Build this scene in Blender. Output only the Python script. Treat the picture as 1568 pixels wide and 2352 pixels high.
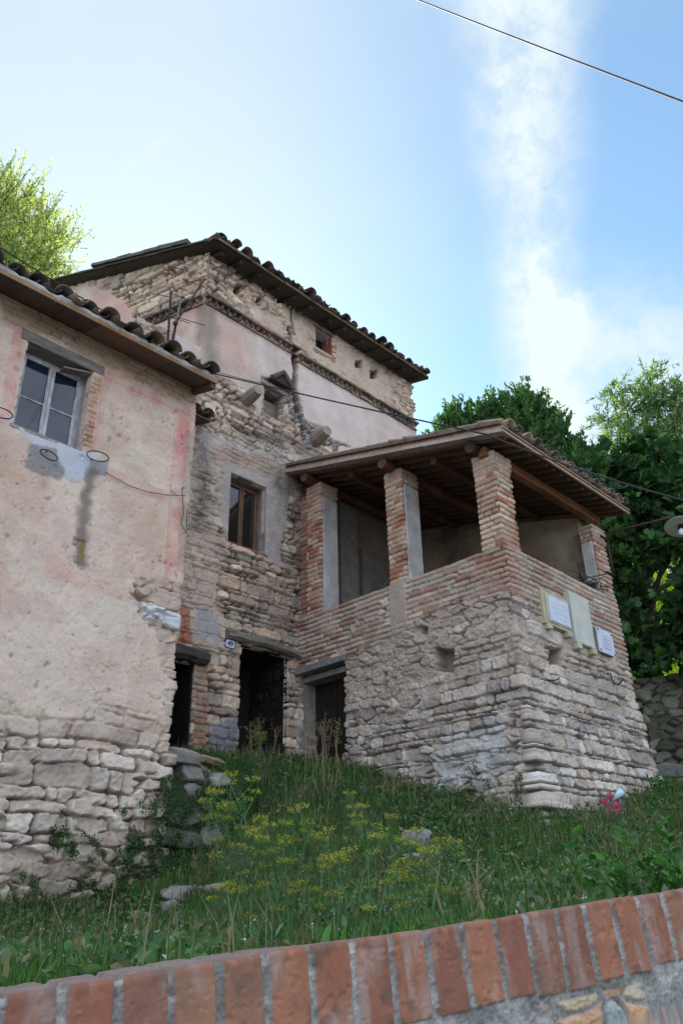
import bpy, bmesh, math, random
import numpy as np
from mathutils import Vector, Matrix
PI = math.pi
random.seed(5); RNG = np.random.default_rng(11)
for o in list(bpy.data.objects): bpy.data.objects.remove(o)
S = bpy.context.scene; COL = S.collection

# ------------------------------------------------------------ camera
# measured on the photograph at 1568 x 2352: focal length 1830, centre (784, 1176)
F = 1830.; CX, CY = 784., 1176.
_up = np.array([-84., 3615., -F]); _up /= np.linalg.norm(_up)
_r = np.array([2780-784., -(2056-1176.), -F]); _r -= _up*_r.dot(_up); _r /= np.linalg.norm(_r)
_l = np.cross(_up, _r)
CM = np.array([_r, _l, _up])               # world = CM @ camera space ; x: along the facades, y: away to the left, z: up
def ray(px, py): return CM @ np.array([px-CX, -(py-CY), -F])
def onY(px, py, Y): d = ray(px, py); return d*(Y/d[1])
def onX(px, py, X): d = ray(px, py); return d*(X/d[0])
def onZ(px, py, Z): d = ray(px, py); return d*(Z/d[2])
def atd(px, py, D): d = ray(px, py); return d*(D/np.hypot(d[0], d[1]))
def proj(p):
    c = np.asarray(p, float) @ CM          # rows
    return CX + F*c[..., 0]/-c[..., 2], CY - F*c[..., 1]/-c[..., 2]
cam = bpy.data.cameras.new('camera'); co = bpy.data.objects.new('camera', cam); COL.objects.link(co)
m4 = Matrix(np.vstack([np.hstack([CM, np.zeros((3, 1))]), [0, 0, 0, 1]]).tolist())
co.matrix_world = m4
cam.sensor_fit = 'VERTICAL'; cam.sensor_height = 24; cam.lens = 24*F/2352
cam.clip_start = .05; cam.clip_end = 2000
S.camera = co
S.render.resolution_x = 682; S.render.resolution_y = 1024

# ------------------------------------------------------------ light
SUN_AZ = math.atan2(.50, .866)             # clockwise from +Y
SUN_EL = math.radians(33)
W = bpy.data.worlds.new('World'); S.world = W; W.use_nodes = True
nt = W.node_tree; N = nt.nodes; Lk = nt.links; N.clear()
def nd(t, **k):
    n = N.new(t)
    for a, b in k.items(): setattr(n, a, b)
    return n
def wl(a, b): Lk.new(a, b)
def wmath(op, a, b=None, clamp=False):
    n = nd('ShaderNodeMath', operation=op, use_clamp=clamp)
    for i, v in enumerate((a, b)):
        if v is None: continue
        if isinstance(v, (int, float)): n.inputs[i].default_value = v
        else: wl(v, n.inputs[i])
    return n.outputs[0]
sky = nd('ShaderNodeTexSky', sky_type='NISHITA', sun_disc=False)
sky.sun_elevation = SUN_EL; sky.sun_rotation = SUN_AZ
sky.altitude = 300; sky.air_density = 1.0; sky.dust_density = .35; sky.ozone_density = 1.6
tc = nd('ShaderNodeTexCoord'); dirv = tc.outputs['Generated']
def wnoise(scale, detail=6, rough=.6, vec=None):
    n = nd('ShaderNodeTexNoise'); n.inputs['Scale'].default_value = scale
    n.inputs['Detail'].default_value = detail; n.inputs['Roughness'].default_value = rough
    wl(vec if vec is not None else dirv, n.inputs['Vector']); return n
def wdot(v, vec):
    n = nd('ShaderNodeVectorMath', operation='DOT_PRODUCT'); wl(v, n.inputs[0]); n.inputs[1].default_value = tuple(vec); return n.outputs['Value']
wn = wnoise(5, 6, .6)
wsub = nd('ShaderNodeVectorMath', operation='SUBTRACT'); wl(wn.outputs['Color'], wsub.inputs[0]); wsub.inputs[1].default_value = (.5, .5, .5)
wsc = nd('ShaderNodeVectorMath', operation='SCALE'); wl(wsub.outputs[0], wsc.inputs[0]); wsc.inputs['Scale'].default_value = .055
wadd = nd('ShaderNodeVectorMath', operation='ADD'); wl(dirv, wadd.inputs[0]); wl(wsc.outputs[0], wadd.inputs[1])
wdir = wadd.outputs[0]
def unit(v): v = np.asarray(v, float); return v/np.linalg.norm(v)
def band(p0, p1, w0, w1, soft, vec=wdir):
    """bright streak of cloud along the great circle through two directions, widening from p0 to p1"""
    a, b = unit(ray(*p0)), unit(ray(*p1)); n = unit(np.cross(a, b)); t = unit(b-a); ta, tb = a.dot(t), b.dot(t)
    d = wmath('ABSOLUTE', wdot(vec, n))
    mr = nd('ShaderNodeMapRange'); wl(wdot(dirv, t), mr.inputs[0]); mr.inputs[1].default_value = ta; mr.inputs[2].default_value = tb
    mr.inputs[3].default_value = w0; mr.inputs[4].default_value = w1
    q = wmath('DIVIDE', wmath('SUBTRACT', mr.outputs[0], d), soft)
    ss = nd('ShaderNodeMapRange', interpolation_type='SMOOTHSTEP'); wl(q, ss.inputs[0]); ss.inputs[1].default_value = -.6; ss.inputs[2].default_value = 1
    return ss.outputs[0]
def endfade(v, p, pdir, w):
    a = unit(ray(*p)); b = unit(ray(*pdir)); t = unit(b-a); c = a.dot(t)
    ss = nd('ShaderNodeMapRange', interpolation_type='SMOOTHSTEP'); wl(wdot(wdir, t), ss.inputs[0]); ss.inputs[1].default_value = c-w; ss.inputs[2].default_value = c+w
    return wmath('MULTIPLY', v, ss.outputs[0])
c1 = band((1180, -200), (1232, 620), .070, .042, .048)
c2 = band((1180, 660), (1600, 860), .035, .085, .08)
c2 = endfade(c2, (1110, 700), (1250, 760), .05)
c3 = band((1225, 760), (1330, 1040), .045, .06, .06)
c3 = endfade(c3, (1215, 740), (1300, 960), .05)
c4 = band((290, 400), (380, 320), .0015, .004, .012)
c4 = endfade(endfade(c4, (285, 405), (380, 320), .02), (390, 310), (290, 400), .02)
tex = wnoise(13, 10, .68)
tr = nd('ShaderNodeMapRange', interpolation_type='SMOOTHSTEP'); wl(tex.outputs['Fac'], tr.inputs[0]); tr.inputs[1].default_value = .34; tr.inputs[2].default_value = .60
low = wnoise(2.2, 4, .5); lr = nd('ShaderNodeMapRange', interpolation_type='SMOOTHSTEP'); wl(low.outputs['Fac'], lr.inputs[0]); lr.inputs[1].default_value = .35; lr.inputs[2].default_value = .75
# thin veil of high cloud that thickens towards the left of the view
vd = wdot(wdir, unit(ray(100, 300)))
vr = nd('ShaderNodeMapRange', interpolation_type='SMOOTHSTEP'); wl(vd, vr.inputs[0]); vr.inputs[1].default_value = .84; vr.inputs[2].default_value = 1.02
veil = wmath('ADD', wmath('MULTIPLY', vr.outputs[0], .52), wmath('ADD', wmath('MULTIPLY', lr.outputs[0], .10), .10))
cl = wmath('MULTIPLY', wmath('ADD', wmath('MULTIPLY', c1, .82), wmath('MULTIPLY', c2, .75), ), wmath('ADD', wmath('MULTIPLY', tr.outputs[0], .62), .38))
cl = wmath('ADD', cl, wmath('MULTIPLY', c3, .5))
cl = wmath('ADD', wmath('ADD', cl, veil), wmath('MULTIPLY', c4, .25), True)
mixw = nd('ShaderNodeMix', data_type='RGBA'); wl(cl, mixw.inputs['Factor']); wl(sky.outputs[0], mixw.inputs[6])
mixw.inputs[7].default_value = (4.1, 3.7, 3.75, 1)
# unseen bright cloud, added in the sky behind the camera to light the shaded fronts
bk = nd('ShaderNodeMapRange', interpolation_type='SMOOTHSTEP'); wl(wdot(wdir, unit((-.60, -.62, .5))), bk.inputs[0]); bk.inputs[1].default_value = -.05; bk.inputs[2].default_value = .45
mixb = nd('ShaderNodeMix', data_type='RGBA'); wl(wmath('MULTIPLY', bk.outputs[0], wmath('ADD', wmath('MULTIPLY', tr.outputs[0], .35), .6)), mixb.inputs['Factor']); tnt = nd('ShaderNodeVectorMath', operation='MULTIPLY'); wl(mixw.outputs[2], tnt.inputs[0]); tnt.inputs[1].default_value = (1.10, 1.36, 1.34); wl(tnt.outputs[0], mixb.inputs[6]); mixb.inputs[7].default_value = (7.4, 8.4, 10.2, 1)
bg = nd('ShaderNodeBackground'); bg.inputs['Strength'].default_value = .10
wl(mixb.outputs[2], bg.inputs['Color'])
wo = nd('ShaderNodeOutputWorld'); wl(bg.outputs[0], wo.inputs[0])
sun = bpy.data.lights.new('sun', 'SUN'); sun.energy = 4.0; sun.angle = math.radians(.5); sun.color = (1, .93, .82)
so = bpy.data.objects.new('sun', sun); COL.objects.link(so)
sd = Vector((math.sin(SUN_AZ)*math.cos(SUN_EL), math.cos(SUN_AZ)*math.cos(SUN_EL), math.sin(SUN_EL)))
so.rotation_euler = sd.to_track_quat('Z', 'Y').to_euler()
S.view_settings.view_transform = 'Standard'; S.view_settings.look = 'None'
S.view_settings.exposure = 1.0; S.view_settings.gamma = 1
S.render.engine = 'CYCLES'

# ------------------------------------------------------------ numpy noise
def _h(ix, iy, seed):
    ix = ix.astype(np.int64); iy = iy.astype(np.int64)
    n = (ix*374761393 + iy*668265263 + seed*1274126177) & 0x7fffffff
    n = ((n ^ (n >> 13))*1274126177) & 0x7fffffff
    n = ((n ^ (n >> 15))*374761393) & 0x7fffffff
    return ((n ^ (n >> 16)) & 0xffffff)/float(0xffffff)
def vnoise(x, y, seed=0):
    ix = np.floor(x); iy = np.floor(y); fx = x-ix; fy = y-iy
    fx = fx*fx*(3-2*fx); fy = fy*fy*(3-2*fy)
    a = _h(ix, iy, seed); b = _h(ix+1, iy, seed); c = _h(ix, iy+1, seed); d = _h(ix+1, iy+1, seed)
    return ((a*(1-fx)+b*fx)*(1-fy) + (c*(1-fx)+d*fx)*fy)*2-1
def fbm(x, y, sc=1., octv=4, seed=0, gain=.5):
    s = 0; a = 1.; t = 0
    for k in range(octv):
        s = s + a*vnoise(x*sc+17.3*k, y*sc-9.1*k, seed+k*31); t += a; a *= gain; sc *= 2.03
    return s/t
def sst(a, b, x): t = np.clip((x-a)/(b-a), 0, 1); return t*t*(3-2*t)
def mix(a, b, t):
    t = np.asarray(t); return a*(1-t[..., None]) + b*t[..., None] if (np.ndim(a) > 0 and np.shape(a)[-1:] == (3,)) or (np.ndim(b) > 0 and np.shape(b)[-1:] == (3,)) else a*(1-t)+b*t
def C3(r, g, b): return np.array([r, g, b], float)
def srgb(r, g, b):
    c = np.array([r, g, b])/255.; return np.where(c < .04045, c/12.92, ((c+.055)/1.055)**2.4)

# ------------------------------------------------------------ masonry patterns -> (height, colour, mortar 0..1)
def palette(cols, r):
    cols = np.array(cols); k = np.clip((r*len(cols)).astype(int), 0, len(cols)-1); return cols[k]
STONE = [srgb(186,168,158), srgb(172,156,148), srgb(196,178,164), srgb(160,142,132), srgb(180,158,142), srgb(204,192,182), srgb(166,150,146)]
STONEW = [srgb(200,178,154), srgb(184,162,142), srgb(212,190,166), srgb(172,150,130), srgb(192,166,140), srgb(160,146,132)]
STONEP = [srgb(190,174,160), srgb(200,186,172), srgb(178,160,148), srgb(206,190,178), srgb(186,166,150), srgb(168,152,140)]
BRICK = [srgb(184,140,118), srgb(176,126,104), srgb(196,160,134), srgb(188,160,138), srgb(168,108,86), srgb(198,172,148), srgb(150,88,70), srgb(180,152,134)]
def stones(u, z, hm, wm, seed, pal=STONE, mort=srgb(170,154,140), amp=.05, bev=.035, warp=1., prot=.03):
    rg = np.random.default_rng(seed)
    zz = z + warp*(.05*fbm(u, z, .9, 3, seed) + .014*fbm(u, z, 6, 2, seed+3)); uu = u + warp*(.05*fbm(u, z, 2.5, 3, seed+7))
    z0 = zz.min()-.3; hs = hm*rg.choice([.45, .7, .9, 1.1, 1.35, 1.7], size=int((zz.max()-z0)/hm*2)+6)*rg.uniform(.9, 1.1, size=int((zz.max()-z0)/hm*2)+6)
    zb = z0+np.concatenate([[0], np.cumsum(hs)]); ci = np.clip(np.searchsorted(zb, zz)-1, 0, len(zb)-2)
    du = np.empty_like(u); si = np.zeros(u.shape, int)
    umin, umax = uu.min()-1, uu.max()+1
    for c in np.unique(ci):
        m = ci == c; n = int((umax-umin)/wm*2.5)+4; hr = .6+.4*(hs[c]/hm)
        ub = umin+rg.uniform(0, .5)+np.concatenate([[0], np.cumsum(wm*hr*rg.choice([.4, .7, 1, 1.3, 1.9], size=n)*rg.uniform(.85, 1.15, size=n))])
        j = np.clip(np.searchsorted(ub, uu[m])-1, 0, n-1); si[m] = j
        du[m] = np.minimum(uu[m]-ub[j], ub[j+1]-uu[m])
    dz = np.minimum(zz-zb[ci], zb[ci+1]-zz)
    r1 = _h(si, ci, seed+1); r2 = _h(si, ci, seed+2); r3 = _h(si, ci, seed+3)
    R = .05+.03*r2
    d = np.where((du < R) & (dz < R), R-np.hypot(np.maximum(R-du, 0), np.maximum(R-dz, 0)), np.minimum(du, dz))
    d = d + .014*fbm(u, z, 11, 4, seed+5)
    zc = (zb[ci]+zb[ci+1])/2; tl = (zz-zc)/hm*(r2-.35)*.7+np.clip(du, 0, .25)*(r3-.5)*2.2
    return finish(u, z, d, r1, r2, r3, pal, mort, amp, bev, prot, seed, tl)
def rubble(u, z, sx, sz, seed, pal=STONE, mort=srgb(170,154,140), amp=.05, bev=.035, prot=.03):
    U = (u + .10*fbm(u, z, 2.6, 4, seed))/sx; Z = (z + .07*fbm(u, z, 2.6, 4, seed+9))/sz
    iu = np.floor(U); iz = np.floor(Z); bx = np.zeros(U.shape); by = np.zeros(U.shape); f1 = np.full(U.shape, 9.); f2 = np.full(U.shape, 9.); ca = np.zeros(U.shape); cb = np.zeros(U.shape)
    for a in (-1, 0, 1):
        for b in (-1, 0, 1):
            X = iu+a; Y = iz+b
            px = X+.5+.42*(2*_h(X, Y, seed+11)-1) + .5*(np.mod(Y, 2)); py = Y+.5+.36*(2*_h(X, Y, seed+12)-1)
            dd = np.maximum(np.abs(U-px)*.95, np.abs(Z-py))*.55 + .45*np.hypot(U-px, Z-py) + .34*(_h(X, Y, seed+13)-.5)
            cl_ = dd < f1; f2 = np.where(cl_, f1, np.minimum(f2, dd)); ca = np.where(cl_, X, ca); cb = np.where(cl_, Y, cb); bx = np.where(cl_, U-px, bx); by = np.where(cl_, Z-py, by); f1 = np.where(cl_, dd, f1)
    d = (f2-f1)*.5*min(sx, sz)*1.3 + .014*fbm(u, z, 11, 4, seed+5)
    ra, rb, rc = _h(ca, cb, seed+1), _h(ca, cb, seed+2), _h(ca, cb, seed+3)
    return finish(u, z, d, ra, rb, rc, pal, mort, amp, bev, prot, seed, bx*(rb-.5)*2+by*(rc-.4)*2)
def finish(u, z, d, r1, r2, r3, pal, mort, amp, bev, prot, seed, tilt=0.):
    t = sst(.004, bev, d); n1 = fbm(u, z, 22, 3, seed+20); n2 = fbm(u, z, 7, 3, seed+21); n3 = fbm(u, z, 1.1, 3, seed+22)
    facet = (np.abs(fbm(u, z, 12, 3, seed+23))*.9 + np.abs(fbm(u, z, 5, 3, seed+24)))*.030-.012 + .045*tilt
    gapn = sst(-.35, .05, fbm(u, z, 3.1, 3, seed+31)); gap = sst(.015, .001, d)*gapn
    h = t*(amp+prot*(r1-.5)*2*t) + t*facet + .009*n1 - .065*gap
    col = palette(pal, r2)*(.76+.48*r3)[..., None]*(1+.20*n1+.18*n2+.12*n3)[..., None]
    mo = 1-sst(.0, .018, d)
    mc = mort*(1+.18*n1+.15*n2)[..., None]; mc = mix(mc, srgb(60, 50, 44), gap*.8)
    return h, mix(col, mc, mo), mo
def bricks(u, z, bh, bw, seed, pal=BRICK, mort=srgb(168,156,142), amp=.022, ragged=1., bias=None):
    rg = np.random.default_rng(seed)
    zz = z + ragged*(.022*fbm(u, z, .8, 3, seed)+.005*fbm(u, z, 8, 2, seed+1))
    ci = np.floor(zz/bh).astype(int); fz = zz-ci*bh
    off = _h(ci, ci*0, seed+4)*bw
    uu = u + off + np.where(ci % 2 == 0, bw*.5, 0) + .012*fbm(u, z, 6, 2, seed+2)
    w2 = np.where(_h(ci, ci*0+3, seed) > .7, bw*.5, bw)
    si = np.floor(uu/w2).astype(int); fu = uu-si*w2
    du = np.minimum(fu, w2-fu); dz = np.minimum(fz, bh-fz)
    d = np.minimum(du, dz) - .004 + .004*fbm(u, z, 20, 2, seed+5)
    r1 = _h(si, ci, seed+1); r2 = _h(si, ci, seed+2); r3 = _h(si, ci, seed+3)
    if bias is not None: r2 = np.clip(r2*(1-np.abs(bias)) + np.where(bias > 0, bias*_h(si, ci, seed+8)*.0+bias*.99*(_h(si, ci, seed+9)), 0), 0, .999)
    t = sst(.002, .016, d); n1 = fbm(u, z, 25, 3, seed+20); n2 = fbm(u, z, 5, 3, seed+21)
    gp_ = sst(.006, -.002, d)*sst(-.2, .3, fbm(u, z, 2.3, 3, seed+31))
    h = t*(amp+.02*(r1-.5)) + .004*n1 - .03*(r1 > .985) - .03*gp_
    col = palette(pal, r2)*(.90+.20*r3)[..., None]*(1+.14*n1+.16*n2)[..., None]
    mo = 1-sst(0, .008, d)
    mc = mort*(.92+.2*n1+.12*n2)[..., None]; mc = mix(mc, srgb(70, 56, 48), gp_*.8)
    return h, mix(col, mc, mo), mo

# ------------------------------------------------------------ materials
MATS = {}
def base_mat(name):
    m = bpy.data.materials.new(name); m.use_nodes = True; t = m.node_tree; return m, t, t.nodes['Principled BSDF']
def attr_mat(name, rough=.92, fine=60., famt=.25, bump=.35, spec=.25, big=2.2, bigamt=.16, trans=0.):
    """colour from the object's own colour layer (stone by stone, brick by brick), broken up by procedural noise and bump"""
    m, t, b = base_mat(name); n = t.nodes; l = t.links
    a = n.new('ShaderNodeAttribute'); a.attribute_name = 'Col'
    g = n.new('ShaderNodeNewGeometry')
    n1 = n.new('ShaderNodeTexNoise'); n1.inputs['Scale'].default_value = fine; n1.inputs['Detail'].default_value = 6; n1.inputs['Roughness'].default_value = .65; l.new(g.outputs['Position'], n1.inputs['Vector'])
    n2 = n.new('ShaderNodeTexNoise'); n2.inputs['Scale'].default_value = big; n2.inputs['Detail'].default_value = 5; l.new(g.outputs['Position'], n2.inputs['Vector'])
    def rng(src, amt):
        r = n.new('ShaderNodeMapRange'); l.new(src, r.inputs[0]); r.inputs[1].default_value = .25; r.inputs[2].default_value = .75; r.inputs[3].default_value = 1-amt; r.inputs[4].default_value = 1+amt; return r.outputs[0]
    mu = n.new('ShaderNodeMath'); mu.operation = 'MULTIPLY'; l.new(rng(n1.outputs['Fac'], famt), mu.inputs[0]); l.new(rng(n2.outputs['Fac'], bigamt), mu.inputs[1])
    vs = n.new('ShaderNodeVectorMath'); vs.operation = 'SCALE'; l.new(a.outputs['Color'], vs.inputs[0]); l.new(mu.outputs[0], vs.inputs['Scale'])
    l.new(vs.outputs[0], b.inputs['Base Color']); b.inputs['Roughness'].default_value = rough; b.inputs['Specular IOR Level'].default_value = spec
    bp = n.new('ShaderNodeBump'); bp.inputs['Strength'].default_value = bump; bp.inputs['Distance'].default_value = .012; l.new(n1.outputs['Fac'], bp.inputs['Height']); l.new(bp.outputs[0], b.inputs['Normal'])
    if trans:
        tb = n.new('ShaderNodeBsdfTranslucent'); v2 = n.new('ShaderNodeVectorMath'); v2.operation = 'MULTIPLY'; l.new(vs.outputs[0], v2.inputs[0]); v2.inputs[1].default_value = (1.5, 1.5, .7)
        l.new(v2.outputs[0], tb.inputs[0]); mx = n.new('ShaderNodeMixShader'); mx.inputs[0].default_value = trans
        l.new(b.outputs[0], mx.inputs[1]); l.new(tb.outputs[0], mx.inputs[2]); l.new(mx.outputs[0], n['Material Output'].inputs[0])
    return m
def mat(name, c, rough=.8, c2=None, scale=8., stretch=(1, 1, 1), bump=.3, fine=None, metal=0, spec=.3, coord='Object', dist=.01):
    if name in MATS: return MATS[name]
    m, t, b = base_mat(name); n = t.nodes; l = t.links
    c = tuple(c); c2 = tuple(c2) if c2 is not None else tuple(x*.62 for x in c)
    tcd = n.new('ShaderNodeTexCoord'); mp = n.new('ShaderNodeMapping'); l.new(tcd.outputs[coord], mp.inputs[0]); mp.inputs['Scale'].default_value = stretch
    n1 = n.new('ShaderNodeTexNoise'); n1.inputs['Scale'].default_value = scale; n1.inputs['Detail'].default_value = 8; n1.inputs['Roughness'].default_value = .65; l.new(mp.outputs[0], n1.inputs['Vector'])
    r = n.new('ShaderNodeValToRGB'); r.color_ramp.elements[0].position = .33; r.color_ramp.elements[1].position = .68
    r.color_ramp.elements[0].color = (*c2, 1); r.color_ramp.elements[1].color = (*c, 1); l.new(n1.outputs['Fac'], r.inputs[0])
    l.new(r.outputs[0], b.inputs['Base Color']); b.inputs['Roughness'].default_value = rough; b.inputs['Metallic'].default_value = metal; b.inputs['Specular IOR Level'].default_value = spec
    bp = n.new('ShaderNodeBump'); bp.inputs['Strength'].default_value = bump; bp.inputs['Distance'].default_value = dist; l.new(n1.outputs['Fac'], bp.inputs['Height']); l.new(bp.outputs[0], b.inputs['Normal'])
    MATS[name] = m; return m
M_WALL = attr_mat('old masonry', fine=42, famt=.34, bump=1.0)
M_PLAST = attr_mat('old limewash plaster', fine=38, famt=.13, bump=.45, bigamt=.08)
M_CLAY = attr_mat('weathered clay', fine=70, famt=.3, bump=.5, big=6, bigamt=.22)
M_WOODA = attr_mat('weathered wood', fine=50, famt=.3, bump=.5, big=8, bigamt=.2)
M_LEAF = attr_mat('leaf', rough=.55, fine=30, famt=.15, bump=0, spec=.35, trans=.35)
M_LEAFB = attr_mat('thin sunny leaf', rough=.6, fine=20, famt=.12, bump=0, spec=.2, trans=.5)
M_GRASS = attr_mat('grass blade', rough=.6, fine=8, famt=.15, bump=0, spec=.25, trans=.3)
M_SOIL = attr_mat('soil and low turf', fine=25, famt=.4, bump=.8, big=3, bigamt=.3)
M_ROCK = attr_mat('field stone', fine=35, famt=.3, bump=.7, big=5, bigamt=.2)
M_BARK = mat('bark', srgb(96, 84, 72), .9, scale=9, stretch=(1, 1, .25), bump=.8)
M_WOODD = mat('dark old wood', srgb(74, 58, 48), .8, srgb(40, 31, 26), scale=6, stretch=(1, 1, .3), bump=.5)
M_OCHRE = mat('reddish timber', srgb(158, 106, 72), .65, srgb(104, 66, 46), scale=5, stretch=(.3, 2, 2), bump=.3)
M_GREYW = mat('grey weathered timber', srgb(150, 142, 132), .85, srgb(96, 88, 82), scale=9, stretch=(.4, 2, 2), bump=.5)
M_WHITEW = mat('flaking pale window paint', srgb(198, 200, 206), .7, srgb(140, 130, 124), scale=14, stretch=(1, 1, .35), bump=.4)
M_BROWNW = mat('brown window wood', srgb(122, 88, 66), .6, srgb(76, 52, 38), scale=12, stretch=(1, 1, .3), bump=.3)
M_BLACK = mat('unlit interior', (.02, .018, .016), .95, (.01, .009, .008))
M_IRON = mat('black iron', (.02, .02, .022), .5, (.035, .025, .02), scale=30, metal=.6)
M_RUST = mat('rusty metal', srgb(92, 66, 54), .7, srgb(52, 40, 36), scale=30, metal=.4)
M_WHITEP = mat('pale lime render', srgb(200, 196, 194), .85, srgb(150, 142, 136), scale=2.2, bump=.6, dist=.02)
M_GREYP = mat('grey cement render', srgb(160, 152, 146), .9, srgb(130, 120, 114), scale=5, bump=.35)
M_TANP = mat('stained tan plaster', srgb(176, 160, 136), .9, srgb(104, 90, 76), scale=1.1, bump=.5, dist=.03)
M_CABLE = mat('black cable sheath', (.018, .018, .02), .6, (.03, .03, .03))
def glass_mat(name, tint):
    m, t, b = base_mat(name); b.inputs['Base Color'].default_value = (*tint, 1); b.inputs['Roughness'].default_value = .06; b.inputs['Specular IOR Level'].default_value = .75
    n = t.nodes; g = n.new('ShaderNodeNewGeometry'); n1 = n.new('ShaderNodeTexNoise'); n1.inputs['Scale'].default_value = 1.8; n1.inputs['Detail'].default_value = 2; t.links.new(g.outputs['Position'], n1.inputs['Vector'])
    bp = n.new('ShaderNodeBump'); bp.inputs['Strength'].default_value = .15; bp.inputs['Distance'].default_value = .02; t.links.new(n1.outputs['Fac'], bp.inputs['Height']); t.links.new(bp.outputs[0], b.inputs['Normal'])
    return m
M_GLASS = glass_mat('old window glass', (.010, .016, .034))

# ------------------------------------------------------------ object helpers
def tag(o, label=None, cat=None, group=None, kind=None):
    if label: o['label'] = label
    if cat: o['category'] = cat
    if group: o['group'] = group
    if kind: o['kind'] = kind
    return o
def thing(name, label, cat, loc=(0, 0, 0), group=None):
    o = bpy.data.objects.new(name, None); COL.objects.link(o); o.location = [float(v) for v in loc]; o.empty_display_size = .2
    return tag(o, label, cat, group)
def link(name, me, material, parent=None):
    o = bpy.data.objects.new(name, me); COL.objects.link(o)
    if material: me.materials.append(material)
    if parent:
        bpy.context.view_layer.update()
        o.parent = parent; o.matrix_parent_inverse = parent.matrix_world.inverted()
    return o
def npmesh(name, V, Fq, material, parent=None, col=None, smooth=True):
    """V (n,3); Fq (m,3|4) int; col (n,3) per vertex"""
    V = np.ascontiguousarray(V, dtype=np.float32); Fq = np.ascontiguousarray(Fq, dtype=np.int32); k = Fq.shape[1]
    me = bpy.data.meshes.new(name); me.vertices.add(len(V)); me.vertices.foreach_set('co', V.ravel())
    me.loops.add(Fq.size); me.loops.foreach_set('vertex_index', Fq.ravel())
    me.polygons.add(len(Fq)); me.polygons.foreach_set('loop_start', np.arange(0, Fq.size, k, dtype=np.int32))
    me.polygons.foreach_set('loop_total', np.full(len(Fq), k, dtype=np.int32))
    if smooth: me.polygons.foreach_set('use_smooth', np.ones(len(Fq), dtype=bool))
    me.update(calc_edges=True)
    if col is not None:
        ca = me.color_attributes.new('Col', 'FLOAT_COLOR', 'POINT')
        c = np.ones((len(V), 4), np.float32); c[:, :3] = np.clip(col, 0, 1); ca.data.foreach_set('color', c.ravel())
    return link(name, me, material, parent)
class MB:
    """collects shapes for ONE part; verts, faces, colours"""
    def __init__(s): s.v = []; s.f = []; s.c = []
    def add(s, vs, fs, col=(.5, .5, .5)):
        b = len(s.v); s.v += [tuple(map(float, v)) for v in vs]; s.f += [tuple(b+i for i in f) for f in fs]; s.c += [tuple(map(float, col))]*len(vs)
    def box(s, o, a, b, c, col=(.5, .5, .5), jit=0.):
        """box from corner o with edge vectors a, b, c"""
        o, a, b, c = [np.asarray(x, float) for x in (o, a, b, c)]
        vs = [o, o+a, o+a+b, o+b, o+c, o+a+c, o+a+b+c, o+b+c]
        if jit: vs = [v+RNG.uniform(-jit, jit, 3) for v in vs]
        s.add(vs, [(0, 3, 2, 1), (4, 5, 6, 7), (0, 1, 5, 4), (1, 2, 6, 5), (2, 3, 7, 6), (3, 0, 4, 7)], col)
    def bbox(s, x0, x1, y0, y1, z0, z1, col=(.5, .5, .5), jit=0.):
        s.box((x0, y0, z0), (x1-x0, 0, 0), (0, y1-y0, 0), (0, 0, z1-z0), col, jit)
    def tube(s, pts, r, n=8, col=(.5, .5, .5), cap=True, ry=None):
        pts = [np.asarray(p, float) for p in pts]; rs = r if hasattr(r, '__len__') else [r]*len(pts)
        b = len(s.v); up = np.array([0, 0, 1.])
        for i, p in enumerate(pts):
            t = pts[min(i+1, len(pts)-1)]-pts[max(i-1, 0)]; t = t/(np.linalg.norm(t)+1e-9)
            x = np.cross(t, up)
            if np.linalg.norm(x) < .15: x = np.cross(t, [1, 0, 0])
            x /= np.linalg.norm(x); y = np.cross(x, t)
            for k in range(n):
                a = 2*PI*k/n; s.v.append(tuple(p+rs[i]*(x*math.cos(a)+y*math.sin(a)))); s.c.append(tuple(map(float, col)))
        for i in range(len(pts)-1):
            for k in range(n):
                s.f.append((b+i*n+k, b+i*n+(k+1) % n, b+(i+1)*n+(k+1) % n, b+(i+1)*n+k))
        if cap: s.f.append(tuple(b+k for k in range(n))[::-1]); s.f.append(tuple(b+(len(pts)-1)*n+k for k in range(n)))
    def build(s, name, material, parent=None, smooth=False, bevel=0):
        me = bpy.data.meshes.new(name); me.from_pydata(s.v, [], s.f); me.update()
        ca = me.color_attributes.new('Col', 'FLOAT_COLOR', 'POINT')
        c = np.ones((len(s.v), 4), np.float32); c[:, :3] = np.array(s.c); ca.data.foreach_set('color', c.ravel())
        if smooth: me.polygons.foreach_set('use_smooth', np.ones(len(me.polygons), dtype=bool))
        o = link(name, me, material, parent)
        if bevel:
            bm = bmesh.new(); bm.from_mesh(me); bmesh.ops.bevel(bm, geom=bm.edges[:], offset=bevel, segments=1, affect='EDGES'); bm.to_mesh(me); bm.free()
        return o

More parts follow.
